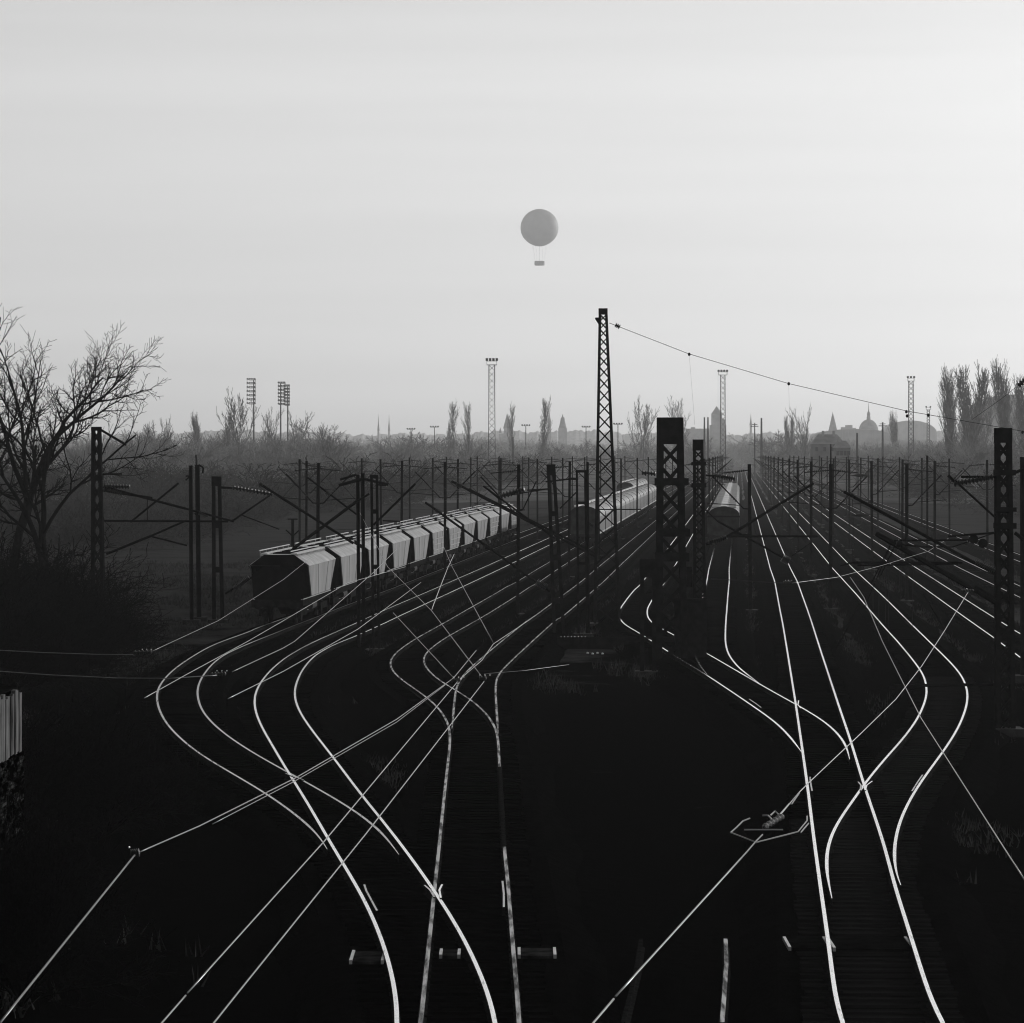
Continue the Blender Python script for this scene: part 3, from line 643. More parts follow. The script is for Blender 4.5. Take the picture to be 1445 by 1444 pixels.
for xx, yy, lb in ((972.5,500,'small clamp at the top of the left drop wire'),(1113,541.5,'small clamp at the top of the middle drop wire'),(1279,581,'upper small clamp on the headspan beside the far light tower'),(1280,587,'lower small clamp under the headspan beside the far light tower'),(1310,586,'small clamp on the headspan right of the far light tower'),(1443,610,'small clamp on the headspan at the right edge')):
    c = W(xx, yy, d1-.05); o = MB().lathe([(.03,-.09),(.07,-.05),(.06,.05),(.02,.08)], c, 8).build('wire_clamp', STEEL); tag(o, lb, 'wire clamp', 'clamps on the headspan')
def joint(x, y, label, s=.16, n=3):
    c = Vector(G(x, y, 5.5)); t = empty('wire_joint', c, label, 'wire joint', 'joints of the overhead wires')
    MB().ribbed(c+Vector((-s,0,0)), c+Vector((s*.5,0,.01)), .035, 5).build('insulator', INSUL, t)
    for i in range(n): MB().lathe([(.005,-.008),(.009,0),(.005,.008)], c+Vector((-.06+.07*i,0,.05)), 6).build('clamp', RAILING, t)
    if s == .2: MB().tube([c+Vector((.03,0,-.02)), c+Vector((.05,0,-.45))], .006, 4).build('drop_wire', WIRED, t)
joint(206, 921, 'dark wire joint with glinting clamps by the upper level wire at left', .2)
joint(312, 952, 'dark wire joint at the right end of the lower level wire', .15)
joint(646, 961, 'left one of the two dark wire joints in the lower middle', .09)
joint(683, 958, 'right one of the two dark wire joints in the lower middle', .07)
joint(1112, 822, 'black round wire joint on the straight bright track, middle right', .12)
joint(193, 1205, 'dark wire joint where two wires meet at lower left', .05, 1)
joint(1368, 834, 'black clamp at the upper end of the right diagonal wire', .2, 1)
# section insulator in the right-hand wire
t = empty('section_insulator', G(1090, 1165, 5.5), 'diamond-shaped section insulator frame hanging in the wire right of the black middle', 'section insulator')
def sp(x, y, z=5.5): return Vector(G(x, y, z))
for pl in ([(1031,1175),(1039,1168),(1048,1159),(1058,1155)],[(1031,1175),(1067,1189),(1126,1174)],[(1126,1174),(1139,1158),(1139,1152)],[(1130,1175),(1141,1162)],[(1046,1211),(1055,1201),(1067,1187),(1076,1178)],[(1050,1171),(1105,1171)]):
    MB().tube([sp(*p) for p in pl], .0065, 5).build('runner', WIREB, t)
MB().tube([sp(1076,1151),sp(1084,1151),sp(1090,1157)], .008, 5).build('horn', WIREB, t)
MB().tube([sp(1087,1151),sp(1094,1145),sp(1099,1150)], .008, 5).build('horn', WIREB, t)
MB().ribbed(sp(1078,1168), sp(1104,1152), .03, 6).build('insulator', INSUL, t)
MB().tube([sp(1100,1150),sp(1114,1134),sp(1117,1135),sp(1128,1119)], .007, 5).build('runner', WIREB, t)
# level lines above the far tracks
for k in 'ABCDEFGHIJ':
    ys = np.arange(200 if k != 'A' else 215, 900, 54.); pts = [Vector((line_x(k, Y)+.2*(-1)**i, Y, 5.6)) for i, Y in enumerate(ys)]
    root = empty('overhead_line', pts[0], {'A':'overhead line above the hopper train','B':'overhead line above the bright S-curved track','C':'overhead line above the ribbed train','D':'overhead line right of the ribbed train','E':'overhead line between ribbed train and blunt-ended train','F':'overhead line above the blunt-ended train','G':'overhead line above the straight bright track','H':'overhead line above the bulging track','I':'overhead line above the track behind the heavy right mast','J':'overhead line above the next to last right track'}[k], 'overhead line', 'level overhead lines of the yard')
    MB().tube(pts, .009, 4).build('contact_wire', WIRED, root)
    ms = []
    for a, b in zip(pts[:-1], pts[1:]):
        for i in range(8): t = i/8; p = a.lerp(b, t); p.z += 1.5-1.1*4*t*(1-t); ms.append(p)
    MB().tube(ms, .007, 4).build('messenger_wire', WIRED, root)
# level cross wires seen over the right-hand yard
for y0, x0, x1, d, lb in ((680,1145,1400,320,'upper thin cross wire over the right-hand yard'),(690,1160,1404,300,'lower thin cross wire over the right-hand yard'),(694,1290,1445,280,'thin cross wire behind the heavy right mast'),(746,450,560,230,'thin cross wire behind the hopper train'),(719,560,800,260,'thin cross wire above the hopper train')):
    wire([(x0,y0,d),((x0+x1)/2,y0+2,d),(x1,y0-3,d)], .012, lb, WIRED, name='cross_wire')
# long bow-shaped tension insulators
for x0, x1, y, d, lb in ((1200,1227,671,300,'long dark bow-shaped insulator high over the right-hand tracks'),(1204,1228,727,215,'long dark bow-shaped insulator lower over the right-hand tracks')):
    a, b = Vector(W(x0,y,d)), Vector(W(x1,y,d)); pts = [a.lerp(b, i/8) for i in range(9)]
    o = MB().tube(pts, [.02,.04,.09,.13,.15,.13,.09,.04,.02], 8).build('tension_insulator', INSUL); tag(o, lb, 'insulator')

# ------------------------------------------------------------------ trains
def wheelset(root, y, r=.46):
    for s in (-1, 1):
        b = MB(); b.tube([(s*.70, y, r), (s*.83, y, r)], r, 16); b.tube([(s*.84, y, r), (s*.93, y, r)], .16, 8); b.build('wheel', UNDER, root)
def buffers(root, y, sgn):
    for s in (-1, 1): MB().tube([(s*.875, y, 1.0), (s*.875, y+sgn*.5, 1.0), (s*.875, y+sgn*.5, 1.0), (s*.875, y+sgn*.56, 1.0)], [.08,.08,.22,.22], 10).build('buffer', UNDER, root)
def hopper_proto(ribs):
    root = empty('hopper_wagon', (0,0,0), 'x', 'hopper wagon', 'hopper wagons of the left train')
    LT, LB, ZE, ZR, ZB = 11.4, 7.8, 2.92, 3.48, 1.35
    wE, wB = 1.5, 1.42; h = LT/2; hb = LB/2
    # sides: inverted trapezoids
    for s in (-1, 1):
        b = MB(); q = [(s*wE,-h,ZE),(s*wE,h,ZE),(s*wB,hb,ZB),(s*wB,-hb,ZB)]; q2 = [(x-s*.05,y,z) for x,y,z in q]
        b.add(q+q2, [(0,1,2,3),(7,6,5,4),(0,4,5,1),(1,5,6,2),(2,6,7,3),(3,7,4,0)])
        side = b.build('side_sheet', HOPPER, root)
        for yy in (-h*.3, h*.42): MB().bar((s*(wE+.004),yy,ZE-.03),(s*(wB+.004),yy*.72,ZB+.03), .018).build('seam', UNDER, side)
        if ribs:
            for t in (.3,.55,.8):
                z = ZE+(ZB-ZE)*t; xx = wE+(wB-wE)*t; yy = h+(hb-h)*t
                MB().bar((s*(xx+.03),-yy+.05,z),(s*(xx+.03),yy-.05,z), .035, .05).build('rib', HOPPER_ROOF, side)
    for s in (-1, 1):
        b = MB(); q = [(-wE+.06,s*h,ZE-.01),(wE-.06,s*h,ZE-.01),(wB-.06,s*hb,ZB),(-wB+.06,s*hb,ZB)]; q2 = [(x,y-s*.05,z) for x,y,z in q]
        b.add(q+q2, [(0,1,2,3),(7,6,5,4),(0,4,5,1),(1,5,6,2),(2,6,7,3),(3,7,4,0)]); b.build('end_sheet', HDARK, root)
        g = MB(); g.prism([(-wE,ZE),(-.75,ZR),(.75,ZR),(wE,ZE)], s*h-.03, s*h+.03); g.build('gable', HDARK, root)
    r = MB(); r.prism([(-wE-.03,ZE+.004),(-wE*.92,ZE+.14),(-.75,ZR),(.75,ZR),(wE*.92,ZE+.14),(wE+.03,ZE+.004),(wE-.05,ZE-.03),(.72,ZR-.08),(-.72,ZR-.08),(-wE+.05,ZE-.03)], -h+.03, h-.03)
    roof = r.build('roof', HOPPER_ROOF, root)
    for s in (-1, 1):
        k = MB(); k.box(s*.75-.16, s*.75+.16, -h, h, ZR+.02, ZR+.07)
        for i in range(24): yy = -h+.2+i*(LT-.4)/23; k.box(s*.75-.2, s*.75+.2, yy-.05, yy+.05, ZR-.06, ZR+.02)
        k.build('walkway', RAILING if s > 0 else RAILING, roof)
        k = MB(); k.tube([(s*1.0,-h,ZR+.2),(s*1.0,h,ZR+.2)] if s < 0 else [(s*.58,-h,ZR+.16),(s*.58,h,ZR+.16)], .03, 5)
        for i in range(6):
            yy = -h+.3+i*(LT-.6)/5
            if s < 0: k.tube([(s*1.0,yy,ZR-.12),(s*1.0,yy,ZR+.2)], .012, 4)
        k.build('handrail', RAILING, roof)
    for i in range(3): yy = -3.4+3.4*i; MB().box(-.5,.5,yy-.9,yy+.9,ZR+.004,ZR+.06).build('hatch', HDARK, roof)
    u = MB(); u.box(-1.0,1.0,-6.2,6.2,.98,1.16); u.box(-1.18,-1.0,-6.3,6.3,.9,1.2); u.box(1.0,1.18,-6.3,6.3,.9,1.2); u.box(-1.3,1.3,-6.42,-6.3,.86,1.24); u.box(-1.3,1.3,6.3,6.42,.86,1.24)
    for yy in (-2, 2): u.add([(-.7,yy-1.4,1.35),(.7,yy-1.4,1.35),(.7,yy+1.4,1.35),(-.7,yy+1.4,1.35),(-.35,yy-.4,.35),(.35,yy-.4,.35),(.35,yy+.4,.35),(-.35,yy+.4,.35)], [(0,3,2,1),(4,5,6,7),(0,1,5,4),(1,2,6,5),(2,3,7,6),(3,0,4,7)])
    u.build('underframe', UNDER, root)
    for s in (-1, 1):
        st_ = MB(); st_.bar((s*1.2,-6.3,1.24),(s*1.2,6.3,1.24), .035); st_.build('edge_rail', RAILING, root)
        p = MB()
        for yy in (-5.6,-4.6,4.6,5.6): p.bar((s*1.0,yy,1.16),(s*1.25,yy*.985,ZE-.12 if abs(yy) > 5 else 2.2), .07)
        p.build('end_post', HDARK, root)
    for s in (-1, 1):   # brake platform sheet at each end
        e = MB(); e.prism([(-1.25,1.2),(-1.35,2.5),(-.75,2.9),(.75,2.9),(1.35,2.5),(1.25,1.2)], s*5.95-.02, s*5.95+.02); 
        e.build('end_platform', HDARK, root)
    for yy in (-5.0,-3.2,3.2,5.0): wheelset(root, yy)
    for s in (-1, 1):
        for yy in (-4.1, 4.1): MB().box(s*1.0-.06, s*1.0+.06, yy-1.3, yy+1.3, .38, .72).build('bogie_frame', UNDER, root)
    tk = MB(); tk.tube([(.95,-1.2,.72),(.95,.6,.72)], .2, 10); tk.build('air_tank', CONC, root)
    buffers(root, -6.42, -1); buffers(root, 6.42, 1)
    return root
HP = {False: hopper_proto(False), True: hopper_proto(True)}; hu = set()
# path of the hopper train: x of the centre line as a function of distance
def hop_x(Y): return -11.55+SL*(Y-173.0)
hn = ['nearest','second','third','fourth','fifth','sixth','seventh','eighth','ninth','tenth','eleventh','last']
for i in range(12):
    rb = i in (5, 6, 9, 11); Y = 170.8+5.7+13.75*i
    o = HP[rb] if rb not in hu else copy_tree(HP[rb]); hu.add(rb)
    o.location = (hop_x(Y), Y, 0); o.rotation_euler = (0, 0, -math.atan(SL))
    o['label'] = ('black-ended grey hopper wagon, nearest of the left train' if i == 0 else f'grey hopper wagon with {"cross-ribbed" if rb else "smooth"} sides, {hn[i]} from the near end of its train')

def covered_proto(style):
    root = empty('covered_wagon', (0,0,0), 'x', 'covered wagon', {'rib':'ribbed covered wagons of the middle train','hatch':'covered wagons of the blunt-ended train'}[style])
    Lh = 6.6; wx = 1.42; ze, zr = (2.75, 3.72) if style == 'rib' else (2.9, 3.75)
    def arch(t, gw=0.): a = math.pi*t; return (-(wx+gw)*math.cos(a), ze+(zr-ze+gw)*math.sin(a)**.85)
    arc = [arch(i/14) for i in range(15)]
    b = MB(); b.box(-wx,wx,-Lh,Lh,1.15,ze); b.build('body', VAN, root)
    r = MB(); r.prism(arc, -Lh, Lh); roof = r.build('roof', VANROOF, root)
    for s in (-1, 1):
        e = MB(); e.prism([(-wx,1.12)]+[(x*.998, z-.004) for x, z in arc]+[(wx,1.12)], s*(Lh+.02)-.03, s*(Lh+.02)+.03); e.build('end_wall', VEND, root)
        if style == 'hatch': MB().box(-wx-.02,wx+.02,s*(Lh+.08)-.05,s*(Lh+.08)+.05,ze-.12,ze+.02).build('end_beam', HDARK, root)
    n = 7 if style == 'rib' else 5
    for i in range(n+1):
        yy = -Lh+.12+(2*Lh-.24)*i/n
        pts = [(-wx+.015,yy,1.3)]+[(x,yy,z) for x,z in [arch(j/14,-.015) for j in range(15)]]+[(wx-.015,yy,1.3)]
        MB().tube(pts, .034, 4).build('rib', VANROOF if style == 'hatch' else HDARK, root)
    if style == 'hatch':
        MB().box(-.28,.28,-Lh,Lh,zr+.0,zr+.07).build('roof_walkway', RAILING, roof)
        for i in range(4):
            for s in (-1, 1): yy = -4.8+3.2*i; MB().box(s*.75-.33,s*.75+.33,yy-.7,yy+.7,zr-.16,zr-.02).build('hatch', VANROOF, roof)
    else:
        MB().box(-.9,-.55,-Lh,Lh,zr-.1,zr+.06).build('roof_walkway', RAILING, roof)
        for s in (-1, 1): MB().box(s*(wx+.012)-.01, s*(wx+.012)+.01, -Lh, Lh, 1.2, 1.32).build('edge_rail', RAILING, root)
    u = MB(); u.box(-1.2,1.2,-Lh-.1,Lh+.1,.9,1.14); u.build('underframe', UNDER, root)
    for yy in (-5.2,-3.5,3.5,5.2): wheelset(root, yy)
    buffers(root, -Lh-.1, -1); buffers(root, Lh+.1, 1)
    return root
cn = ['nearest','second','third','fourth','fifth','sixth','seventh','eighth','ninth','tenth','eleventh','twelfth','thirteenth','fourteenth','fifteenth','sixteenth','seventeenth','eighteenth']
cp = covered_proto('rib')
for i in range(15):
    Y = 309.5+6.8+14.4*i; o = cp if i == 0 else copy_tree(cp); o.location = (line_x('C', Y), Y, 0); o.rotation_euler = (0,0,-math.atan(SL))
    o['label'] = f'ribbed barrel-roofed wagon, {cn[i]} from the near end of the middle train'
for i in range(6):
    Y = 560+14.4*i; o = copy_tree(cp); o.location = (line_x('B', Y)-.2, Y, 0); o.rotation_euler = (0,0,-math.atan(SL)); o['group'] = 'covered wagons of the farthest train'
    o['label'] = f'tiny hazy covered wagon, {cn[i]} of the farthest train behind the tallest mast'
ch = covered_proto('hatch')
for i in range(16):
    Y = 305+6.7+14.4*i; o = ch if i == 0 else copy_tree(ch); o.location = (line_x('F', Y)+.1, Y, 0); o.rotation_euler = (0,0,-math.atan(SL))
    o['label'] = ('blunt dark-ended covered wagon with a pale roof walkway, nearest of the right train' if i == 0 else f'pale-roofed covered wagon with hatches, {cn[i]} of the right train')

# ------------------------------------------------------------------ trees
def segs_mesh(name, S, m, n=3):
    S = np.asarray(S, dtype=np.float64)           # rows: x0 y0 z0 r0 x1 y1 z1 r1
    A, B = S[:,0:3], S[:,4:7]; D = B-A; D /= np.maximum(np.linalg.norm(D, axis=1), 1e-9)[:,None]
    up = np.where((np.abs(D[:,2]) > .9)[:,None], np.array([0.,1,0]), np.array([0.,0,1]))
    U = np.cross(D, up); U /= np.linalg.norm(U, axis=1)[:,None]; T = np.cross(U, D)
    V = np.zeros((len(S), 2*n, 3))
    for k in range(n):
        a = 2*math.pi*k/n; e = U*math.cos(a)+T*math.sin(a)
        V[:,k] = A+e*S[:,3:4]; V[:,n+k] = B+e*S[:,7:8]
    Q = np.array([[k, (k+1) % n, n+(k+1) % n, n+k] for k in range(n)])
    Fx = (np.arange(len(S))[:,None,None]*(2*n)+Q[None]).reshape(-1)
    return mesh_np(name, V.reshape(-1, 3), Fx, 4, m)
def mesh_np(name, V, Fx, k, m):
    me = bpy.data.meshes.new(name); nf = len(Fx)//k
    me.vertices.add(len(V)); me.vertices.foreach_set('co', np.ascontiguousarray(V, np.float32).reshape(-1))
    me.loops.add(len(Fx)); me.loops.foreach_set('vertex_index', np.ascontiguousarray(Fx, np.int32))
    me.polygons.add(nf); me.polygons.foreach_set('loop_start', np.arange(nf, dtype=np.int32)*k)
    me.update(calc_edges=True); me.materials.append(m)
    return me
def grow(rs, p, d, ln, r, depth, S, o):
    nseg = o['seg'][min(depth, len(o['seg'])-1)]; q = np.array(p); d = np.array(d)/np.linalg.norm(d)
    pts = [q.copy()]; rr = [r]
    for i in range(nseg):
        d = d+rs.normal(0, o['wob'], 3)+np.array([0,0,o['up']])*(1 if depth else .2); d /= np.linalg.norm(d)
        q = q+d*ln/nseg; r2 = max(r*(1-(i+1)/nseg*o['tap']), o['rmin'])
        S[depth].append((*pts[-1], rr[-1], *q, r2)); pts.append(q.copy()); rr.append(r2)
    if depth >= o['depth']: return
    nch = o['n'][depth]
    for c in range(nch):
        t = o['t0'][depth]+(1-o['t0'][depth])*(c+rs.random()*.9)/nch; k = min(int(t*nseg), nseg-1); f = t*nseg-k
        b = pts[k]*(1-f)+pts[k+1]*f; dd = pts[k+1]-pts[k]; dd /= np.linalg.norm(dd)
        ang = o['ang'][depth]*(.7+.6*rs.random()); az = c*2.4+rs.random()*1.2
        u = np.cross(dd, [0.3,.2,1]); u /= np.linalg.norm(u); v = np.cross(dd, u)
        nd = dd*math.cos(ang)+(u*math.cos(az)+v*math.sin(az))*math.sin(ang)
        grow(rs, b, nd, ln*o['ln'][depth]*(.65+.6*rs.random())*(1-.45*max(0, t-.5) if o.get('cone', 1) else 1), max(rr[k]*o['rk'], o['rmin']), depth+1, S, o)
def tree_meshes(seed, o, base, ln, r, mk, split=1):
    rs = np.random.default_rng(seed); S = [[] for _ in range(o['depth']+1)]
    for d in base: grow(rs, (0,0,0), d, ln*(.85+.3*rs.random()), r, 0, S, o)
    tr = [s for k in range(split) for s in S[k]]; cr = [s for k in range(split, len(S)) for s in S[k]]
    return segs_mesh('trunk', tr, mk, 6), segs_mesh('crown', cr, mk, 3)
def place_tree(name, meshes, loc, sc, rz, label, cat, group=None):
    t = empty(name, loc, label, cat, group); t.rotation_euler = (0, 0, rz); t.scale = sc if isinstance(sc, tuple) else (sc, sc, sc)
    for nm, me in zip(('trunk','crown'), meshes): o = bpy.data.objects.new(nm, me); C.objects.link(o); o.parent = t
    return t
BIG = dict(depth=4, seg=[7,8,6,5,3], wob=.13, up=.06, tap=.6, rmin=.011, n=[6,7,8,7], t0=[.34,.3,.2,.12], ang=[.6,.6,.62,.7], ln=[.64,.52,.46,.40], rk=.68)
big1 = tree_meshes(11, BIG, [(.08,0,1)], 12.0, .30, BARK, 2)
BIG2 = dict(BIG); BIG2['n'] = [5,5,6,5]; BIG2['rmin'] = .009
big2 = tree_meshes(5, BIG2, [(.28,.0,1),(-.12,.1,1)], 9.5, .22, BARK, 2)
X, d, _ = G(6, 868, ZG); place_tree('bare_tree', big1, (X, d, ZG), (1.0, 1.0, 1.1), .4, 'largest leafless tree at the left edge, fine twigs against the sky', 'bare tree')
X, d, _ = G(66, 874, ZG); place_tree('bare_tree', big2, (X, d, ZG), 1.0, 2.0, 'leaning leafless tree with wide branches behind the left lattice mast', 'bare tree')
X, d, _ = G(-40, 850, ZG); place_tree('bare_tree', big2, (X, d, ZG), 1.1, 4.1, 'leafless tree cut by the left edge of the picture', 'bare tree')
# dense leafless bushes
BUSH = dict(depth=2, seg=[5,4,3], wob=.2, up=.03, tap=.8, rmin=.012, n=[9,6], t0=[.15,.1], ang=[.7,.8], ln=[.5,.5], rk=.6)
def bush_meshes(seed, mk, nb=16, **kw):
    rs = np.random.default_rng(seed); o = dict(BUSH); o.update(kw)
    base = [(rs.normal(0,.55), rs.normal(0,.55), 1) for _ in range(nb)]
    return tree_meshes(seed, o, base, 4.2, .045, mk, 1)
bn = [bush_meshes(s, BARK, 24, n=[12,8]) for s in (1, 2)]
nb = [(20,985,1.25,'black leafless bush, lowest at the left edge above the shed'),(70,960,1.2,'black bush second from the left edge, below the big tree'),(115,950,1.05,'black bush under the left lattice mast'),(0,930,1.6,'tall black bush cut by the left edge below the big tree'),(55,925,1.5,'tall black bush at the foot of the largest tree'),(105,915,1.3,'black bush just left of the left lattice mast'),(150,925,.8,'small black bush just right of the left lattice mast'),(25,890,1.9,'tallest black thicket bush behind the others at left'),(85,890,1.5,'black bush behind the left lattice mast, by the leaning tree')]
for i, (px, py, s, lb) in enumerate(nb):
    X, d, _ = G(px, py, ZG); place_tree('leafless_bush', bn[i % 2], (X, d, ZG), (s*.8, s*.8, s*.5), i*1.3, lb, 'bush', 'black bushes at the left edge')
# distant trees
POP = dict(depth=2, seg=[9,5,3], wob=.05, up=.16, tap=.9, rmin=.05, n=[52,8], t0=[.12,.2], ang=[.42,.4], ln=[.24,.42], rk=.4)
FAN = dict(depth=3, seg=[6,6,4,3], wob=.07, up=.10, tap=.85, rmin=.05, n=[13,9,5], t0=[.12,.15,.2], ang=[.38,.35,.4], ln=[.78,.4,.4], rk=.5)
RND = dict(depth=3, seg=[5,5,4,3], wob=.13, up=.02, tap=.8, rmin=.05, n=[9,8,6], t0=[.3,.2,.2], ang=[.75,.6,.6], ln=[.75,.5,.45], rk=.55)
pops = [tree_meshes(s, POP, [(0,0,1)], 20., .3, TWIG) for s in (21, 22, 23)]
dense = dict(POP); dense['n'] = [70,9]; dense['ang'] = [.42,.4]; dense['ln'] = [.28,.42]
pods = [tree_meshes(s, dense, [(0,0,1),(.035,0,1)], 20., .3, TWIG) for s in (31, 32)]
fans = [tree_meshes(s, FAN, [(0,0,1)], 12.5, .35, TWIG) for s in (41, 42, 43)]
rnds = [tree_meshes(s, RND, [(0,0,1)], 9., .3, TWIG) for s in (51, 52, 53)]
def zext(ms): return max(v.co.z for v in ms[1].vertices)
ZX = {id(m): zext(m) for L_ in (pops, pods, fans, rnds) for m in L_}
DT = [ # x, ytop, distance, set, index, width factor, label
 (215,592,820,rnds,0,.9,'hazy leafless tree right of the big left tree'),
 (238,584,900,fans,0,.8,'hazy spreading tree second right of the big left tree'),
 (282,578,950,pods,0,.75,'hazy narrow-topped tree between spreading tree and floodlights'),
 (322,588,950,pops,0,1.,'small slim hazy poplar left of the stadium floodlights'),
 (344,545,980,fans,1,1.,'tallest fan-shaped hazy tree beside the left floodlight rack'),
 (377,573,1020,fans,2,.8,'hazy fan-shaped tree between the two floodlight racks'),
 (412,574,1050,fans,0,.9,'hazy fan-shaped tree at the right floodlight rack'),
 (445,601,1150,rnds,1,.9,'round hazy tree right of the floodlight racks'),
 (632,562,1150,pops,1,.85,'left one of two slim poplars left of the central light tower'),
 (662,566,1180,pops,2,.8,'right one of two slim poplars left of the central light tower'),
 (725,566,1500,pops,0,.8,'slim poplar beside the pointed church spire'),
 (766,557,1250,pops,1,.9,'slim poplar right of the church under the balloon'),
 (908,557,1150,fans,1,.9,'wide hazy tree just right of the tallest lattice mast'),
 (957,557,1200,fans,2,.85,'wide hazy tree behind the wide-headed mast'),
 (1114,582,1500,pods,1,.6,'small pale tree under the middle of the headspan wire'),
 (1139,568,1200,fans,0,.75,'hazy fan-shaped tree left of the pointed pale steeple'),
 (1265,576,1500,pods,0,.6,'small pale tree left of the right light tower'),
 (1342,512,1000,pods,0,.8,'left tall poplar of the pair at upper right'),
 (1369,507,980,pods,1,.92,'right, denser tall poplar of the pair at upper right'),
 (1386,548,1050,pops,2,1.,'short poplar leaning on the dense tall one at upper right'),
 (1424,500,940,pods,0,.72,'tall forked poplar near the right edge'),
 (1449,520,960,pods,1,.75,'tall poplar cut by the right edge'),
 (640,632,900,rnds,2,1.2,'low round dark tree in the haze left of the central tower'),
 (545,622,900,rnds,0,1.5,'dark conical tree mass in the haze above the hopper train'),
 (478,614,1000,rnds,1,1.5,'wide dark tree in the haze left of the conical one'),
 (760,632,1100,rnds,2,1.6,'low spreading tree in the haze below the dome tower'),
 (885,632,1050,rnds,0,1.6,'low wide tree in the haze right of the tallest mast'),
 (1330,620,800,rnds,1,1.4,'wide dark tree below the two tall poplars'),
 (1435,600,760,rnds,2,1.3,'wide dark tree low at the right edge'),
]
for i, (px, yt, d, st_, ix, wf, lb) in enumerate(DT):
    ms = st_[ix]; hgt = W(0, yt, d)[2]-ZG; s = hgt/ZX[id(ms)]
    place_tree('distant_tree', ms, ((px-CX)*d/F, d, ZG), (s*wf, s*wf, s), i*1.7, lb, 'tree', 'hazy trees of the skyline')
# scrub and far woods nobody could count
def scatter(name, label, templ, items, m):
    arr = []; fx = []; off = 0
    tv = []
    for me in templ:
        v = np.empty(len(me.vertices)*3, np.float32); me.vertices.foreach_get('co', v); f = np.empty(len(me.loops), np.int32); me.loops.foreach_get('vertex_index', f); tv.append((v.reshape(-1,3), f))
    for i, (x, y, z, sx, sz, a) in enumerate(items):
        v, f = tv[i % len(tv)]; c, s = math.cos(a), math.sin(a)
        arr.append(np.stack([(v[:,0]*c-v[:,1]*s)*sx+x, (v[:,0]*s+v[:,1]*c)*sx+y, v[:,2]*sz+z], 1)); fx.append(f+off); off += len(v)
    o = bpy.data.objects.new(name, mesh_np(name, np.vstack(arr), np.concatenate(fx), 4, m)); C.objects.link(o); tag(o, label, None, None, 'stuff'); return o
bm_ = [bush_meshes(s, SCRUB, 12, rmin=.03, n=[6,4])[1] for s in (61, 62, 63, 64)]
bf_ = [bush_meshes(s, WOOD, 20, rmin=.035, n=[7,4], seg=[4,3,2], wob=.1, up=.09)[1] for s in (71, 72, 73)]
R = random.Random(3)
it = []
for i in range(330):
    Y = 300+700*R.random()**1.3; Xe = -30+SL*(Y-303); px0 = (-760)*Y/F
    X = Xe-abs(R.gauss(0, 1))*45*(Y/500)-R.random()*12
    s = R.uniform(.45, .95)*(1+.7*(Y > 500)); it.append((X, Y, ZG, s*R.uniform(1,1.5), s, R.random()*6.3))
scatter('scrub', 'mass of leafless scrub filling the hazy ground left of the yard', bm_, it, SCRUB)
it = []
for i in range(200):
    Y = 330+650*R.random()**1.2; X = 52+SL*(Y-303)+abs(R.gauss(0, 1))*32*(Y/500)+R.random()*8
    s = R.uniform(.5, 1.0)*(1+.7*(Y > 500)); it.append((X, Y, ZG, s*R.uniform(1,1.5), s, R.random()*6.3))
scatter('scrub', 'mass of leafless scrub filling the hazy ground right of the yard', bm_, it, SCRUB)
it = []
for i in range(300):
    Y = R.uniform(1400, 3400); X = R.uniform(-.17, .17)*Y
    if abs(X-(X303['E']+SL*(Y-303))) < 45 and Y < 1600: continue
    s = R.uniform(1.5, 2.9)*(.75+.4*(Y/2000)); it.append((X, Y, ZG, s*R.uniform(1.2,2.), s, R.random()*6.3))
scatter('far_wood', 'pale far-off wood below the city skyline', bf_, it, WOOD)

MIDW = mat('mid_wood_hazed_bark', .26, .9, 0, .3, .2, spec=0.)  # lifted above bark tone, softening haze painted in
RW = dict(RND); RW['rmin'] = .04; RW['n'] = [11,8,6]; RW['up'] = .05
rw_ = [tree_meshes(s, RW, [(0,0,1),(.2,.1,1)], 7., .22, MIDW, 1)[1] for s in (81, 82)]
rz_ = [max(v.co.z for v in m_.vertices) for m_ in rw_]
it = []
for i in range(150):
    Y = R.uniform(560, 1350); u = R.random()
    px = R.uniform(120, 700) if u < .62 else (R.uniform(690, 960) if u < .78 else R.uniform(1200, 1460))
    if 690 < px < 960: Y = R.uniform(1050, 1400)
    X = (px-CX)*Y/F; lim = -32+SL*(Y-303)
    if X > lim and X < 58+SL*(Y-303): continue
    hgt = R.uniform(6.5, 10.5)+(3 if R.random() < .2 else 0)+(R.uniform(1, 5) if 190 < px < 490 else 0); s = hgt/rz_[i % 2]; it.append((X, Y, ZG, s*R.uniform(1.,1.5), s, R.random()*6.3))
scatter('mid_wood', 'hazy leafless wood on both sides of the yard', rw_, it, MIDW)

HAZW = mat('round_tree_hazed_bark', .24, .9, 0, .3, .2, spec=0.)  # haze of the distance built into this pale bark
RC = dict(RND); RC['rmin'] = .075; RC['n'] = [13,8,5]; RC['t0'] = [.12,.2,.2]; RC['ang'] = [.95,.6,.6]
rc_ = [tree_meshes(s, RC, [(0,0,1)], 9., .3, HAZW, 1)[1] for s in (91, 92, 93)]; zc_ = [max(v.co.z for v in m_.vertices) for m_ in rc_]
it = []
for i in range(170):
    Y = R.uniform(1250, 2100); px = R.choice([R.uniform(380, 720), R.uniform(640, 1000), R.uniform(60, 420), R.uniform(1090, 1300), R.uniform(1300, 1460)])
    X = (px-CX)*Y/F
    if abs(px-1040) < 45: continue
    hgt = R.uniform(10.5, 15.5)+(4 if R.random() < .12 else 0); s = hgt/zc_[i % 3]; it.append((X, Y, ZG, s*R.uniform(.9,1.6), s, R.random()*6.3))
scatter('round_wood', 'belt of round hazy trees in front of the town', rc_, it, HAZW)

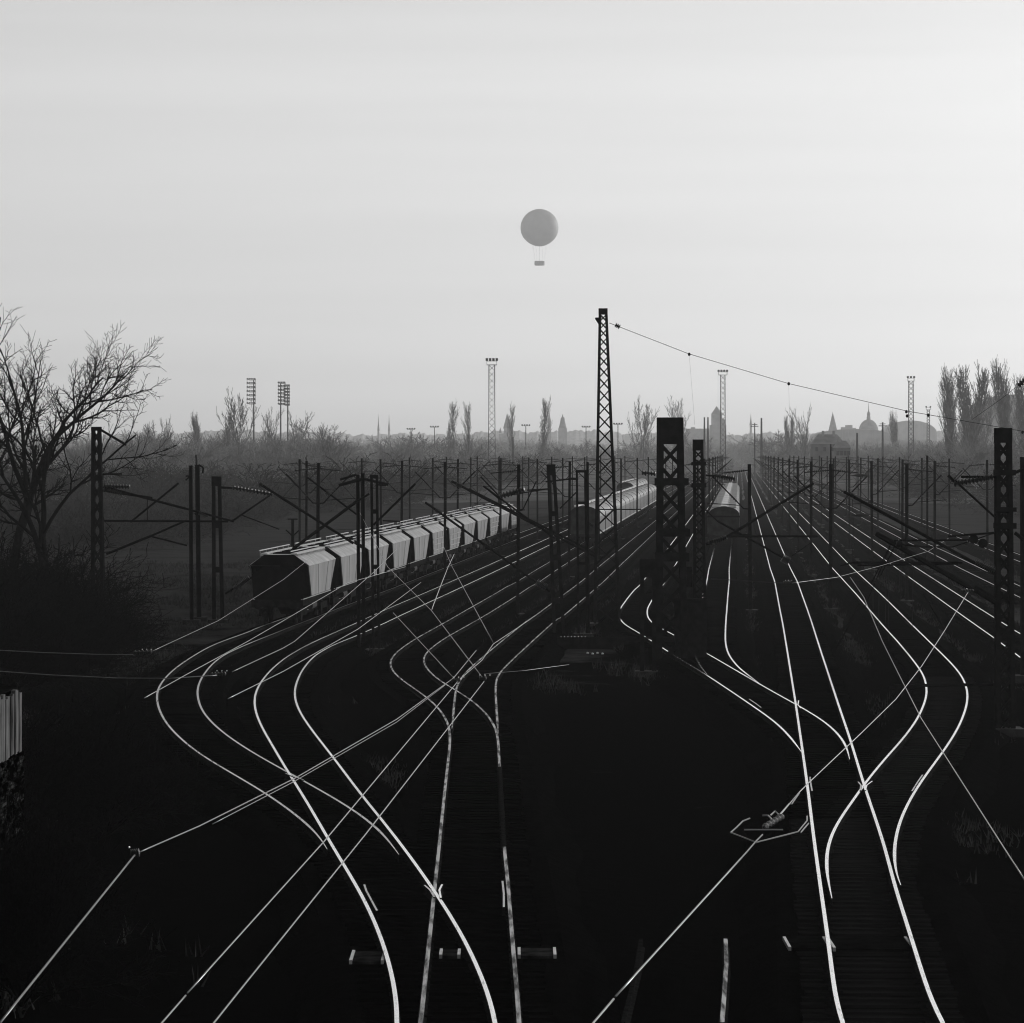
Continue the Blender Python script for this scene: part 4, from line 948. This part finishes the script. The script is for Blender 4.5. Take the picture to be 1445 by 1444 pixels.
# hills behind the town
V = []; Fc = []
n = 1300
for i in range(n+1):
    x = -1700+3400*i/n; px = x/6000*F+CX
    top = 611+2.5*math.sin(px*.014)+1.5*math.sin(px*.05+1)+1.3*math.sin(px*.23)+.8*math.sin(px*.71)+R.uniform(-.9,.9)
    h = (638-top)*6000/F+H
    V += [(x,5800,ZG-.3),(x,5940,h*.7),(x,6000,h),(x,6200,ZG-.3)]
    if i: b = (i-1)*4; Fc += [(b,b+4,b+5,b+1),(b+1,b+5,b+6,b+2),(b+2,b+6,b+7,b+3)]
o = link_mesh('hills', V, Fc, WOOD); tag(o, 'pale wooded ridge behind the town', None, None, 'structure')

# ------------------------------------------------------------------ skyline buildings, towers, balloon
def B(x0, x1, y0, y1, d, dep, mb):   # box from photo columns and rows at distance d
    a, b = W(x0, y1, d), W(x1, y0, d); mb.box(a[0], b[0], d, d+dep, a[2], b[2]); return mb
def gz(d): return ZG-.1
def bldg(name, x, d, label, cat): return empty(name, ((x-CX)*d/F, d, ZG), label, cat)
def box_to_ground(x0, x1, y0, d, dep):
    k = d/F; return MB().box((x0-CX)*k, (x1-CX)*k, d, d+dep, ZG-.05, W(0,y0,d)[2])
def pyramid(x0, x1, yb, xt, yt, d, dep):
    k = d/F; a, b = (x0-CX)*k, (x1-CX)*k; zb, zt = W(0,yb,d)[2], W(0,yt,d)[2]; t = (xt-CX)*k; c = d+dep/2
    return MB().add([(a,d,zb),(b,d,zb),(b,d+dep,zb),(a,d+dep,zb),(t,c,zt)], [(3,2,1,0),(0,1,4),(1,2,4),(2,3,4),(3,0,4)])
def turret(x, yb, yt, r, d, label, name='turret', cat='tower'):
    t = bldg(name, x, d, label, cat); k = d/F; zt, zb = W(0,yt,d)[2], W(0,yb,d)[2]; c = ((x-CX)*k, d, 0)
    MB().lathe([(r*k,ZG),(r*k,zb)], c, 8).build('shaft', STONE, t); MB().lathe([(r*k*1.25,zb),(r*k*.5,zb+(zt-zb)*.45),(.02,zt)], c, 8).build('spire', ROOFM, t); return t
D_ = 4300.
t = bldg('church', 716, D_, 'pointed church spire between the central light tower and a slim poplar', 'church')
box_to_ground(711,722,604,D_,8).build('tower', STONE, t); pyramid(710,723,605,715.5,583,D_,8).build('spire', ROOFM, t); box_to_ground(704,711,612,D_,10).build('nave', STONE, t); pyramid(704,708,611,706,603,D_,3).build('pinnacle', ROOFM, t)
turret(775,596,579,2.6,D_,'thin hazy tower beside the slim poplar under the balloon')
t = bldg('domed_building', 794, D_, 'stepped domed building with a statue on top, right of the thin tower', 'building')
box_to_ground(788,800,604,D_,10).build('base', STONE, t); k = D_/F; c = ((794-CX)*k, D_+4, 0)
MB().lathe([(5.5*k,W(0,604,D_)[2]),(4*k,W(0,598,D_)[2]),(3.2*k,W(0,594,D_)[2]),(2.6*k,W(0,590,D_)[2]),(.8*k,W(0,588,D_)[2]),(.7*k,W(0,585,D_)[2])], c, 12).build('dome', ROOFM, t)
turret(534,608,584,1.4,4700.,'left one of two thin far chimneys above the ridge','chimney','chimney'); turret(549,608,584,1.4,4700.,'right one of two thin far chimneys above the ridge','chimney','chimney')
t = bldg('castle_gate', 1012, 3600., 'broad stepped castle tower beside the second light tower', 'castle tower')
k = 3600/F
box_to_ground(1002,1025,600,3600.,12).build('base', STONE, t); box_to_ground(1004.5,1019,584,3598.,10).build('tower', STONE, t); pyramid(1004.5,1019,584,1011.5,573,3598.,10).build('roof', ROOFM, t); box_to_ground(1019.2,1024,592,3599.,8).build('turret', STONE, t)
turret(1059.5,600,583,1.6,4500.,'needle-thin church spire right of the castle tower')
t = bldg('church', 1176, 4300., 'pale wide steeple left of the dome', 'church'); box_to_ground(1171,1181,610,4300.,8).build('tower', STONE, t); pyramid(1169.5,1182,610,1175.5,581,4300.,9).build('spire', ROOFM, t)
t = bldg('domed_building', 1228, 4100., 'large dome with lantern and needle on the right skyline', 'building'); k = 4100/F; c = ((1227.5-CX)*k, 4115, 0)
box_to_ground(1214,1241,610,4100.,20).build('drum', STONE, t)
dm = []
for i in range(9): a = i/8*math.pi/2; dm.append((13.2*k*math.cos(a)+.8, W(0,610,4100)[2]+math.sin(a)*(610-592)*k))
MB().lathe(dm, c, 24).build('dome', ROOFM, t); zz = lambda y: W(0,y,4100.)[2]
MB().lathe([(3*k,zz(593)),(2.6*k,zz(589)),(2.2*k,zz(586)),(2.6*k,zz(584)),(.8*k,zz(580)),(.5*k,zz(577)),(.2,zz(569))], c, 10).build('lantern', ROOFM, t)
t = bldg('apartment_block', 1197, 4400., 'uneven group of pale flats between steeple and dome', 'building')
for x0, x1, y0 in ((1188,1194,603),(1194.2,1203,600),(1203.2,1208,604)): box_to_ground(x0,x1,y0,4400.,15).build('wing', STONE, t)
t = bldg('apartment_block', 985, 3800., 'flat-roofed pale block left of the castle tower', 'building'); box_to_ground(968,1001,605,3800.,15).build('wall', STONE, t); box_to_ground(975,981,603,3801.,5).build('stair_head', STONE, t)
def house(x0, x1, ye, yr, d, label, chim=()):
    t = bldg('house', (x0+x1)/2, d, label, 'house'); k = d/F; a, b = (x0-CX)*k, (x1-CX)*k
    MB().box(a, b, d, d+10, ZG-.05, W(0,ye,d)[2]).build('wall', HOUSEM, t)
    zr, ze = W(0,yr,d)[2], W(0,ye,d)[2]; r = MB().add([(a-.3,d-.3,ze),(b+.3,d-.3,ze),(b+.3,d+10.3,ze),(a-.3,d+10.3,ze),(a+(b-a)*.2,d+5,zr),(b-(b-a)*.2,d+5,zr)], [(3,2,1,0),(0,1,5,4),(1,2,5),(2,3,4,5),(3,0,4)]).build('roof', ROOFM, t)
    for xc in chim: MB().box((xc-CX)*k-.4, (xc-CX)*k+.4, d+4, d+5, zr-2, zr+1.3).build('chimney', STONE, r)
    for i in range(4): xx = a+(b-a)*(i+.5)/4; MB().box(xx-.5, xx+.5, d-.06, d-.003, ze-2.6, ze-1.1).build('window', STEEL, t)
house(1147,1192,627,613,1250.,'dark gabled house with chimneys below the pale steeple',(1163,1178))
house(1180,1200,632,622,1150.,'small dark gabled house right of the chimneyed one',(1186,))
house(372,430,628,622,1200.,'long dark roof under the two stadium floodlight racks')
t = bldg('shed', 660, 950., 'low shed with a bright roof behind the hopper train', 'shed'); k = 950/F
a, b = (640-CX)*k, (684-CX)*k; MB().box(a,b,950,962,ZG,W(0,652,950)[2]).build('wall', STONE, t); zz0 = W(0,652,950)[2]; MB().add([(a-.3,949.5,zz0+.01),(b+.3,949.5,zz0+.01),(b+.3,962.5,zz0+.9),(a-.3,962.5,zz0+.9),(a-.3,949.5,zz0+.12),(b+.3,949.5,zz0+.12),(b+.3,962.5,zz0+1.),(a-.3,962.5,zz0+1.)], [(3,2,1,0),(4,5,6,7),(0,1,5,4),(1,2,6,5),(2,3,7,6),(3,0,4,7)]).build('roof', PALE, t)
def shell(x0, x1, yt, yb, d, dep, label, name, ribs=9):    # low vaulted hall: arch run in depth with ribs
    t = bldg(name, (x0+x1)/2, d, label, 'vaulted hall'); k = d/F; a, b = (x0-CX)*k, (x1-CX)*k; zb, zt = W(0,yb,d)[2], W(0,yt,d)[2]
    arc = [((a+b)/2-(b-a)/2*math.cos(math.pi*i/20), zb+(zt-zb)*math.sin(math.pi*i/20)) for i in range(21)]
    MB().prism([(a,ZG)]+arc+[(b,ZG)], d, d+dep).build('shell', PALE, t)
    for j in range(ribs):
        yy = d-.2+dep*j/(ribs-1) if j else d-.25
        if j == 0: MB().tube([(x,yy,z) for x,z in arc], .35*k*1.6, 5).build('rib', STONE, t)
    fm = MB()
    for i in range(1, 20): fm.bar((arc[i][0],d-.1,ZG),(arc[i][0],d-.1,arc[i][1]), .25)
    fm.build('front_lattice', STONE, t)
    return t
shell(1248,1322,594,612,4800.,60,'low pale vaulted hall around the right light tower','vaulted_hall',2)
shell(1150,1262,606,616,3500.,60,'flattest pale vaulted hall below the dome','vaulted_hall',2)
shell(1372,1500,557,600,2600.,80,'largest vaulted hall rising behind the poplars at the right edge','vaulted_hall',2)

def light_tower(x, yt, d, label, wpx, headw, lamps):
    k = d/F; t = empty('light_tower', ((x-CX)*k, d, ZG), label, 'light tower', 'lattice light towers of the yard'); X = (x-CX)*k; zt = W(0,yt,d)[2]; hw = wpx*k/2
    for sx in (-1,1):
        for sy in (-1,1): MB().bar((X+sx*hw*1.15,d+sy*hw*1.15,ZG),(X+sx*hw*.85,d+sy*hw*.85,zt-1.5), .16).build('leg', GALV, t)
    b = MB(); n = max(8, int((zt-ZG)/(2.1*hw)))
    for i in range(n):
        z0, z1 = ZG+(zt-1.5-ZG)*i/n, ZG+(zt-1.5-ZG)*(i+1)/n
        for sy in (-1,1): b.bar((X-hw,d+sy*hw,z0),(X+hw,d+sy*hw,z1), .09); b.bar((X+hw,d+sy*hw+.01,z0),(X-hw,d+sy*hw+.01,z1), .09)
        for sx in (-1,1): b.bar((X+sx*hw,d-hw,z0),(X+sx*hw,d+hw,z1), .09)
    b.build('lattice_bracing', GALV, t)
    h = headw*k/2; pl = MB(); pl.box(X-h,X+h,d-h,d+h,zt-1.6,zt-1.45)
    for sx in (-1,1):
        for sy in (-1,1): pl.bar((X+sx*h,d+sy*h,zt-1.5),(X+sx*h,d+sy*h,zt-.5), .08)
    pl.bar((X-h,d-h,zt-.5),(X+h,d-h,zt-.5),.08); pl.bar((X-h,d+h,zt-.5),(X+h,d+h,zt-.5),.08); pl.build('platform', GALV, t)
    for i in range(lamps):
        xx = X-h+2*h*i/(lamps-1); MB().box(xx-.32,xx+.32,d-.35,d+.35,zt-.45,zt+.25).build('lamp', STEEL, t)
light_tower(694,507,900.,'tallest lattice light tower, below and left of the balloon',9,14,4)
light_tower(1020,523,1150.,'middle lattice light tower beside the castle tower',7,12,4)
light_tower(1285.5,532,1250.,'right lattice light tower above the vaulted hall',7,9,3)
light_tower(1310,574,1700.,'smallest far light tower right of the vaulted hall',4,6,2)
def rack(x0, x1, yt, yb, d, label, legs, rows):
    k = d/F; X = ((x0+x1)/2-CX)*k; t = empty('floodlight_mast', (X,d,ZG), label, 'floodlight mast', 'stadium floodlight masts')
    for lx in legs: MB().tube([((lx-CX)*k,d+.4,ZG),((lx-CX)*k,d+.4,W(0,yt,d)[2])], [.42,.22], 8).build('pole', GALV, t)
    z0, z1 = W(0,yb,d)[2], W(0,yt,d)[2]; a, b = (x0-CX)*k, (x1-CX)*k
    for i in range(rows):
        z = z1-(z1-z0)*i/(rows-1); m = MB(); m.tube([(a,d-.5,z+.25),((a*2+b)/3,d,z-.1),((a+2*b)/3,d,z-.1),(b,d-.2,z)], .13, 5)
        for j in range(5): xx = a+(b-a)*(j+.5)/5; m.box(xx-.24,xx+.24,d-.7,d-.15,z+.1,z+.62)
        m.build('lamp_row', GALV, t)
    MB().box(a+.1,a+.25,d-.1,d+.1,z0,z1).build('side_rail', GALV, t); MB().box(b-.25,b-.1,d-.1,d+.1,z0,z1).build('side_rail', GALV, t)
rack(348,361,536,570,1300.,'left stadium floodlight mast with six rows of lamps',(358,),7)
rack(392,403,541,571,1300.,'left one of two close stadium floodlight racks',(396,),7)
rack(400.5,409,545,572,1330.,'right one of two close stadium floodlight racks',(406,),7)
def tlamp(x, yt, d, label):
    k = d/F; X = (x-CX)*k; zt = W(0,yt,d)[2]; t = empty('floodlight_pole', (X,d,ZG), label, 'floodlight pole', 'T-shaped floodlight poles')
    MB().tube([(X,d,ZG),(X,d,zt)], .2, 6).build('pole', GALV, t); MB().box(X-1.8,X+1.8,d-.1,d+.1,zt-.12,zt+.05).build('crossarm', GALV, t)
    for i in range(4): xx = X-1.6+3.2*i/3; MB().box(xx-.32,xx+.32,d-.4,d-.12,zt+.06,zt+.6).build('lamp', STEEL, t)
tlamp(580,606,1500.,'T-shaped floodlight pole above the hopper train, leftmost of its kind'); tlamp(613,603,1500.,'T-shaped floodlight pole left of the two slim poplars'); tlamp(742,601,1500.,'T-shaped floodlight pole right of the church'); tlamp(827,603,1500.,'T-shaped floodlight pole left of the tallest mast'); tlamp(872,599,1400.,'T-shaped floodlight pole right of the tallest mast')
def farpole(x, yt, d, label, arm=0, r=.35):
    k = d/F; X = (x-CX)*k; zt = W(0,yt,d)[2]; t = empty('utility_pole', (X,d,ZG), label, 'utility pole')
    MB().tube([(X,d,ZG),(X,d,zt)], [r,r*.5], 6).build('pole', GALV, t)
    if arm: MB().box(X-arm,X+arm,d-.1,d+.1,zt-1.2,zt-.95).build('crossarm', GALV, t); MB().box(X-arm*.7,X+arm*.7,d-.1,d+.1,zt-.6,zt-.4).build('crossarm', GALV, t)
farpole(994,589,1100.,'left one of two thick pale poles before the castle tower',0,.5); farpole(999,589,1120.,'right one of two thick pale poles before the castle tower',0,.5)
farpole(1065,597,1100.,'hazy pole with crossarms left of the lattice pole at the vanishing point',1.2); farpole(1074.5,590,1150.,'tapering hazy pole at the vanishing point',0,.6)
farpole(1245.5,596,1000.,'hazy pole with crossarms right of the dome',1.2,.5); farpole(1209.5,611,800.,'stout hazy pole below the flats',0,.45); farpole(724,617,1000.,'short stout chimney-like pole below the church',0,.4)

D_ = 5200.; k = D_/F; c = Vector(W(761.3, 321.5, D_))
t = empty('hot_air_balloon', (c.x, c.y, W(0,376,D_)[2]), 'round grey balloon with a ring-shaped gondola floating in the sky', 'balloon')
pr = []
for i in range(25):
    a = -math.pi/2+math.pi*i/24; rr = 26.6*k*math.cos(a); z = 26.4*k*math.sin(a)
    if a < -.6: rr *= 1-.10*((-a-.6)/.97)
    pr.append((max(rr,.02), z))
ev = MB(); nG = 48
v = []; f = []
for r_, z in pr:
    for j in range(nG): a = 2*math.pi*j/nG; q = r_*(1+.008*math.cos(a*24)); v.append((c.x+q*math.cos(a), c.y+q*math.sin(a), c.z+z))
for i in range(24):
    for j in range(nG): j2 = (j+1) % nG; f.append((i*nG+j, i*nG+j2, (i+1)*nG+j2, (i+1)*nG+j))
ev.add(v, f); ev.build('envelope', ENVELOPE, t, smooth=True)
zg = W(0,371.5,D_)[2]; ring = MB(); rad, hh = 7.0*k, 3.2*k
prr = [(rad*.55,-hh),(rad,-hh),(rad*1.03,0),(rad,hh*.9),(rad*.97,hh*.9),(rad*.95,-hh*.6),(rad*.55,-hh*.6)]
MB().lathe(prr, (c.x,c.y,zg), 24).build('gondola', ROOFM, t)
cb = MB()
for j in range(12):
    a = 2*math.pi*j/12; cb.tube([(c.x+rad*math.cos(a),c.y+rad*math.sin(a),zg+hh),(c.x+rad*1.5*math.cos(a),c.y+rad*1.5*math.sin(a),c.z-23.5*k)], .05, 3)
cb.tube([(c.x,c.y,zg),(c.x,c.y,c.z-26*k)], .08, 4); cb.build('net_cables', GALV, t)

# ------------------------------------------------------------------ plank and brick shed at the left edge
t = empty('trackside_shed', (-8.6, 58, ZG), 'old shed at the left edge, sunlit planks above broken brickwork', 'shed')
xe = (33-CX)*60/F; zt = W(0,968,60)[2]; zm = W(0,1060,60)[2]
b = MB()
yy = 48.
while yy < 60:
    wd = R.uniform(.22,.34); b.box(xe-.08, xe-R.uniform(0,.03), yy, min(yy+wd-.012, 60), zm+R.uniform(0,.04), zt-R.uniform(0,.12)); yy += wd
b.build('plank_wall', PLANK, t)
MB().box(xe-.25, xe+.01, 48, 60.0, ZG-.1, zm).build('brick_wall', BRICK, t)
MB().box(xe-5, xe-.09, 59.8, 60, ZG-.1, zt).build('back_wall', HDARK, t); MB().box(xe-5.2, xe-.1, 47.5, 59.9, zt-.02, zt+.0).build('roof', HDARK, t)
for px, py, s in ((15,1372,(.5,.5,.5)),(30,1420,(.5,.5,.5)),(-10,1400,(.5,.5,.6)),(118,1115,.5),(60,1185,.6),(10,1205,.7),(150,1180,.6)):
    X, d, _ = G(px, py, ZG); place_tree('leafless_bush', bn[0], (X, d, ZG), s, px, {30:'dark low bush at the bottom left under the brick wall',-10:'dark bush cut by the left edge below the brick wall',15:'dark upright bush hiding the foot of the brick wall at the left edge',118:'low dark bush with a few glinting twigs right of the shed',60:'low dark bush just below the shed wall',10:'low dark bush at the left edge below the shed',150:'low dark bush farthest right of the shed'}[px], 'bush', 'low bushes by the shed')

# ------------------------------------------------------------------ grass between the tracks
def grass():
    n = 46000; Y = 55+ (RNG.random(n)**1.1)*230; X = (RNG.random(n)-.5)*2*.165*Y+SL*0
    keep = np.ones(n, bool)
    for kx in CENT:
        gy, gx = CENT[kx]; keep &= ~((np.abs(X-np.interp(Y, gy, gx)) < 1.75) & (Y > gy[0]))
    pn = np.sin(X*.55+Y*.11)+np.sin(X*.23-Y*.19+2)+np.sin(X*1.1+Y*.33)*.6+RNG.normal(0,.5,n)
    keep &= pn > (2.2-2.6*np.clip((Y-70)/120, 0, 1)); keep &= ~((np.abs(X-(Y-60)*.02-1.8) < 5.0) & (Y < 128))
    X, Y = X[keep], Y[keep]; n = len(X); nb_ = 5
    V = np.zeros((n, nb_, 3, 3), np.float32)
    for b in range(nb_):
        a = RNG.random(n)*6.28; h = .12+RNG.random(n)*.22; lean = RNG.normal(0,.12,(n,2)); ox = RNG.normal(0,.12,(n,2)); wd = .02+.012*RNG.random(n)
        V[:,b,0] = np.stack([X+ox[:,0]-wd*np.cos(a), Y+ox[:,1]-wd*np.sin(a), np.full(n, ZG-.08)], 1)
        V[:,b,1] = np.stack([X+ox[:,0]+wd*np.cos(a), Y+ox[:,1]+wd*np.sin(a), np.full(n, ZG-.08)], 1)
        V[:,b,2] = np.stack([X+ox[:,0]+lean[:,0], Y+ox[:,1]+lean[:,1], ZG+h], 1)
    o = bpy.data.objects.new('grass', mesh_np('grass', V.reshape(-1,3), np.arange(n*nb_*3), 3, GRASS)); C.objects.link(o); tag(o, 'dry grass and weeds between the tracks', None, None, 'stuff')
grass()

# ------------------------------------------------------------------ the hazy air
hz = MB().box(-3200, 3200, -45, 6500, -2.0, 440).build('haze', STEEL); tag(hz, 'thin grey morning haze over the yard', None, None, 'stuff')
m = bpy.data.materials.new('haze_air'); m.use_nodes = True; nt = m.node_tree; nt.nodes.remove(nt.nodes['Principled BSDF'])
pv = nt.nodes.new('ShaderNodeVolumePrincipled'); pv.inputs['Color'].default_value = (.95,.95,.95,1); pv.inputs['Density'].default_value = 1.2e-4; pv.inputs['Anisotropy'].default_value = .42
nt.links.new(pv.outputs[0], nt.nodes['Material Output'].inputs['Volume']); hz.data.materials.clear(); hz.data.materials.append(m)
